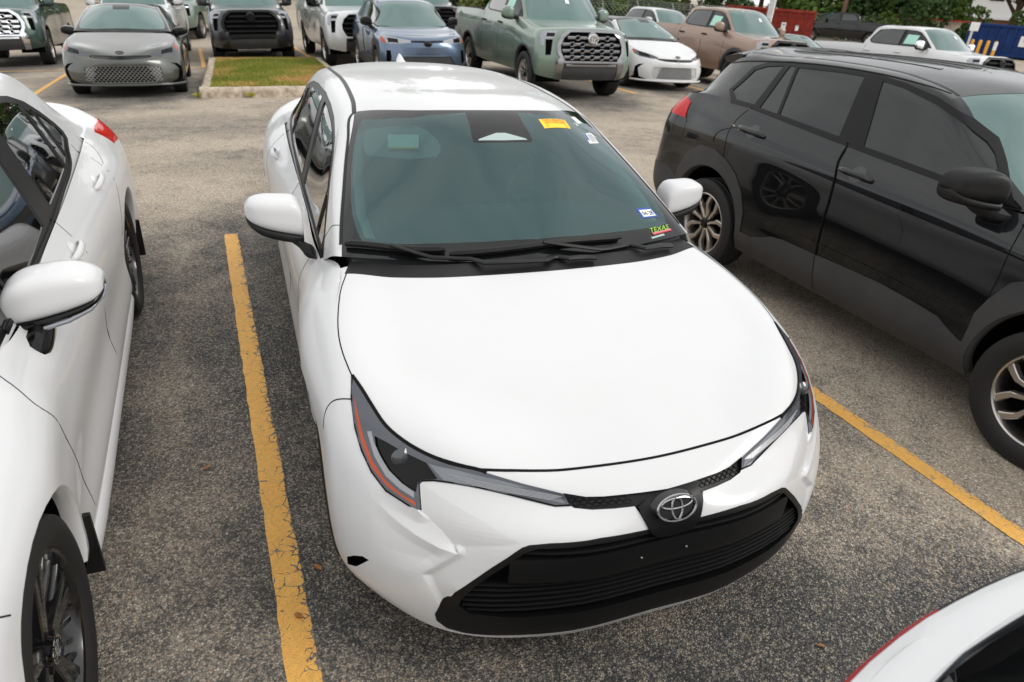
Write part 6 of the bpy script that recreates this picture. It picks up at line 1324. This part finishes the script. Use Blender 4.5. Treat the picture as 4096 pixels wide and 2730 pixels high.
mb = trunk_mb(.8, .06, .8, 9); SM = mesh('stem', mb.V, mb.F); SM.materials.append(M['bark'])
HUE = ('dark green', 'mid green', 'olive green')
def polar(az, D): return (CAM[0]+D*math.sin(az), CAM[1]+D*math.cos(az))
rt = random.Random(5)
for i in range(24):
    az = -.10+i*.052+rt.uniform(-.012, .012); D = rt.choice((64, 70, 77))+rt.uniform(-2, 2); k = (0, 1, 0, 2, 0, 1)[i % 6]; s_ = rt.uniform(.9, 1.25); x, y = polar(az, D)
    o = thing('tree', f'{HUE[k]} leafy tree with its trunk showing, standing in the belt beyond the yard fence', 'tree', (x, y, GZ(x, y)), rt.uniform(0, 6), f'{HUE[k]} trees in the belt beyond the fence'); o.scale = (s_*1.25, s_*1.25, s_*1.25); o.rotation_euler = (0, 0, o.rotation_euler[2])
    link('trunk', TR[i % 3], o); c = link('crown', CR[k], o); c.location = (0, 0, 4.6+.5*(i % 3))
for i in range(64):
    az = -.12+i*.0197+rt.uniform(-.008, .008); D = rt.choice((60, 63, 67))+rt.uniform(-1.5, 1.5); k = rt.choice((0, 0, 1, 1, 2)); s_ = rt.choice((.55, .7, .9, 1.2, 1.5))*rt.uniform(.9, 1.1); x, y = polar(az, D)
    o = thing('bush', f'{HUE[k]} leafy bush growing below the trees behind the yard fence', 'bush', (x, y, GZ(x, y)), rt.uniform(0, 6), f'{HUE[k]} bushes below the trees'); o.scale = (s_*1.25, s_*1.25, s_*1.4); o.rotation_euler = (0, 0, o.rotation_euler[2])
    link('stem', SM, o); c = link('crown', BU[k], o); c.location = (0, 0, 1.15)
def box_part(root, nm, c, d, m_, rz=0., bev=.02): return MB().box(c, d, rz, bev).build(nm, m_, root)
# roll-off containers
def container(label, a, b_, h, m_, dep=2.2, ribs=12, cat='container', lean=.12):
    a, b_ = Vector((*a, 0)), Vector((*b_, 0)); d = (b_-a); Lg = d.length; rz = math.atan2(d.y, d.x); root = thing('container', label, cat, a.lerp(b_, .5), rz); root.rotation_euler = (0, 0, rz)
    MB().box((0, dep/2, h/2+.06), (Lg, dep, h-.08), 0, .02).build('container_body', m_, root); MB().box((0, dep/2, .05), (Lg*.9, dep*.7, .1)).build('skid', 'void_black', root)
    me = None
    for i in range(ribs+1):
        if me is None: o = MB().box((0, 0, 0), (.10, .09, h-.16), 0, .015).build('rib', m_, root); me = o.data
        else: o = link('rib', me, root)
        o.location = (-Lg/2+.06+(Lg-.12)*i/ribs, -.04, h/2+.04)
    for z, t_ in ((h+.0, .16), (.16, .12)): MB().box((0, -.05, z), (Lg+.08, .14, t_), 0, .02).build('rail', m_, root)
    return root, Lg
r_, Lg = container('dark red steel skip with two white notices, behind the tan-brown pickup', (31.0, 41.6), (35.4, 37.8), 1.86, 'red_steel', ribs=11, cat='skip')
for x_, w_, hh in ((Lg*.18, .30, .38), (Lg*.33, .20, .32)):
    tag(MB().box((x_, -.105, .95 if w_ > .25 else .85), (w_, .012, hh)).build('notice', 'sign_white', r_), None); MB().box((x_, -.113, 1.0), (w_*.5, .004, .10)).build('notice_print', 'print_grey', r_)
r_, Lg = container('dark blue steel container with a square white sign, behind the yellow bollards', (44.0, 33.2), (47.4, 26.6), 1.85, 'blue_steel', ribs=14)
MB().box((-Lg*.05, -.105, 1.05), (.62, .015, .60), 0, .01).build('notice', 'sign_white', r_)
b = MB(); b.tube([(-Lg*.05+.09*math.cos(q), -.116, 1.12+.09*math.sin(q)) for q in np.linspace(0, 2*math.pi, 17)], .018, 5, cap=False); b.build('notice_print', 'print_dark', r_)
r_, Lg = container('beige panelled container with a red top rail, left of the blue container', (44.6, 40.2), (47.5, 35.8), 1.80, 'beige_panel', ribs=9)
MB().box((0, -.09, 1.86), (Lg+.3, .18, .10), 0, .02).build('red_rail', 'crane_red', r_)
for x_ in (-.5, .9): MB().box((x_, -.13, .95), (.22, .05, .8), 0, .02).build('red_rail', 'crane_red', r_)
# hook arm above it
o = thing('hook_arm', 'red steel hook arm rising over the beige container', 'hook arm', (46.6, 39.0, 0)); b = MB(); b.tube([(0, 0, 0), (0, 0, 1.7), (.05, 0, 2.5), (.5, -.3, 2.75), (.66, -.4, 2.55)], [.16, .15, .13, .11, .08], 8); b.build('arm', 'crane_red', o); b = MB(); b.box((0, 0, .1), (.8, .8, .2), bev=.03); b.build('base', 'crane_red', o)
# bollards
bl = None
for i, (x, y) in enumerate(((42.6, 32.6), (43.0, 31.85), (43.25, 31.5), (43.5, 31.15), (43.75, 30.8))):
    o = thing('bollard', ('first', 'second', 'third', 'fourth', 'fifth')[i]+' from the left of the yellow bollards before the blue container', 'bollard', (x, y, 0), 0, 'yellow bollards before the containers')
    if bl is None:
        b = MB(); b.lathe([(0, .001), (0, .10), (.90, .10), (.95, .085), (.98, .04), (.985, .001)], 18, 'z'); p = b.build('post', 'bollard_yellow', o); b = MB(); b.lathe([(0, .14), (.02, .14), (.03, .08)], 18, 'z'); q = b.build('base_plate', 'galvanised', o); bl = (p.data, q.data)
    else: link('post', bl[0], o); link('base_plate', bl[1], o)
    if i == 4: b = MB(); b.lathe([(.45, .104), (.93, .104)], 18, 'z'); b.build('white_wrap', 'sign_white', o)
o = thing('sign_post', 'white sign on a pale post at the left end of the blue container', 'sign', (42.7, 31.9, 0)); b = MB(); b.tube([(0, 0, 0), (0, 0, 1.75)], .07, 8); b.build('post', 'pole_paint', o); b = MB(); b.box((0, -.08, 1.7), (.5, .03, .5), math.atan2(-1, .9), .01); b.build('sign_plate', 'sign_white', o)
# poles
o = thing('light_pole', 'pale grey light pole rising behind the tan-brown pickup', 'light pole', (16.08, 18.85, 0)); b = MB(); b.lathe([(0, .30), (.75, .30), (.78, .26), (.8, .001)], 20, 'z'); b.build('pole_base', 'concrete_kerb', o); b = MB(); b.box((0, 0, 4.6), (.17, .17, 7.8), .6, .012); b.build('pole', 'pole_paint', o)
for s_ in (-1, 1): b = MB(); b.box((s_*.55, 0, 8.45), (.62, .32, .16), 0, .04); h_ = b.build('lamp_head', 'dark_grey', o); MB().box((s_*.58, 0, 8.365), (.42, .22, .012)).build('lamp', 'lamp_lit', h_)
o = thing('utility_pole', 'brown wooden utility pole in front of the tree belt', 'utility pole', (40.75, 41.0, 0)); b = MB(); b.tube([(0, 0, -.2), (.03, 0, 4), (.05, .02, 9)], [.17, .155, .13], 12); b.build('pole', 'pole_wood', o); b = MB(); b.box((.05, .1, 8.3), (2.2, .1, .12)); b.build('crossarm', 'pole_wood', o)
# light pole behind the camera, mirrored in the black crossover's glass
o = thing('light_pole', 'twin-headed light pole outside the frame, mirrored in the black crossover window', 'light pole', (-7.0, 14.5, 0)); b = MB(); b.box((0, 0, 4.8), (.15, .15, 9.6), 0, .012); b.build('pole', 'dark_grey', o)
for s_ in (-1, 1): b = MB(); b.box((s_*.75, .05, 9.6), (.80, .40, .16), 0, .04); h_ = b.build('lamp_head', 'dark_grey', o); MB().box((s_*.78, .05, 9.512), (.58, .30, .012)).build('lamp', 'lamp_lit', h_)
# fence with outward arms and barbed wire
fa, fb = Vector((20.0, 50.0, GZ(20, 50))), Vector((46., 38.5, GZ(20, 50))); d = (fb-fa); root = thing('yard_fence', 'chain link yard fence with slanting arms and barbed wire before the trees', 'fence', fa); n_ = 11; nx_ = d.normalized(); ex_ = Vector((nx_.y, -nx_.x, 0)); pm_ = am_ = None
for i in range(n_+1):
    p = d*(i/n_)
    if pm_ is None:
        b = MB(); b.tube([(0, 0, 0), (0, 0, 1.9)], .045, 8); o = b.build('fence_post', 'galvanised', root); pm_ = o.data; b = MB(); b.tube([(0, 0, 1.88), (-ex_.x*.28-nx_.x*.1, -ex_.y*.28-nx_.y*.1, 2.24)], .022, 6); a = b.build('barb_arm', 'galvanised', root); am_ = a.data
    else: o = link('fence_post', pm_, root); a = link('barb_arm', am_, root)
    o.location = p; a.location = p
for j, t_ in enumerate((.0, .35, .7, 1.)):
    b = MB(); off = -(ex_*.28+nx_*.1)*t_; b.tube([off+Vector((0, 0, 1.88+.36*t_)), off+d+Vector((0, 0, 1.88+.36*t_))], .009, 4); b.build('wire', 'galvanised', root)
cm = MB(); Ln = d.length
for i in range(int(Ln/.30)+7):
    for s_ in (-1, 1):
        x0 = i*.30-(1.88 if s_ > 0 else 0); a_, b_ = x0, x0+1.88 if s_ > 0 else x0-1.88; z0, z1 = 0, 1.88
        if s_ < 0: a_, b_ = x0, x0-1.88
        lo_, hi_ = min(a_, b_), max(a_, b_)
        if lo_ < 0 or hi_ > Ln: continue
        cm.tube([nx_*a_+Vector((0, 0, z0)), nx_*b_+Vector((0, 0, z1))], .008, 3, cap=False)
o = cm.build('chain_link', 'galvanised', root); o['kind'] = 'stuff'
# building
root = thing('building', 'white walled building on a brown brick base behind the trees at the right', 'building', (74., 53., 0), R(-52)); root.rotation_euler = (0, 0, R(-52))
MB().box((0, 4, 1.0), (26, 8, 2.0)).build('brick_base', 'brick_brown', root); MB().box((0, 4, 5.2), (26.4, 8.4, 6.4)).build('wall', 'wall_white', root); MB().box((0, 4, 8.6), (27, 9, .5)).build('roof', 'wall_white', root); MB().box((0, -.3, 2.12), (26.6, .4, .25)).build('sill_band', 'wall_white', root)
wm = None
for i in range(10):
    if wm is None: o = MB().box((0, 0, 0), (1.3, .12, 2.6), 0, .03).build('window', 'tint_glass', root); wm = o.data
    else: o = link('window', wm, root)
    o.location = (-11.5+i*2.55, -.23, 5.)
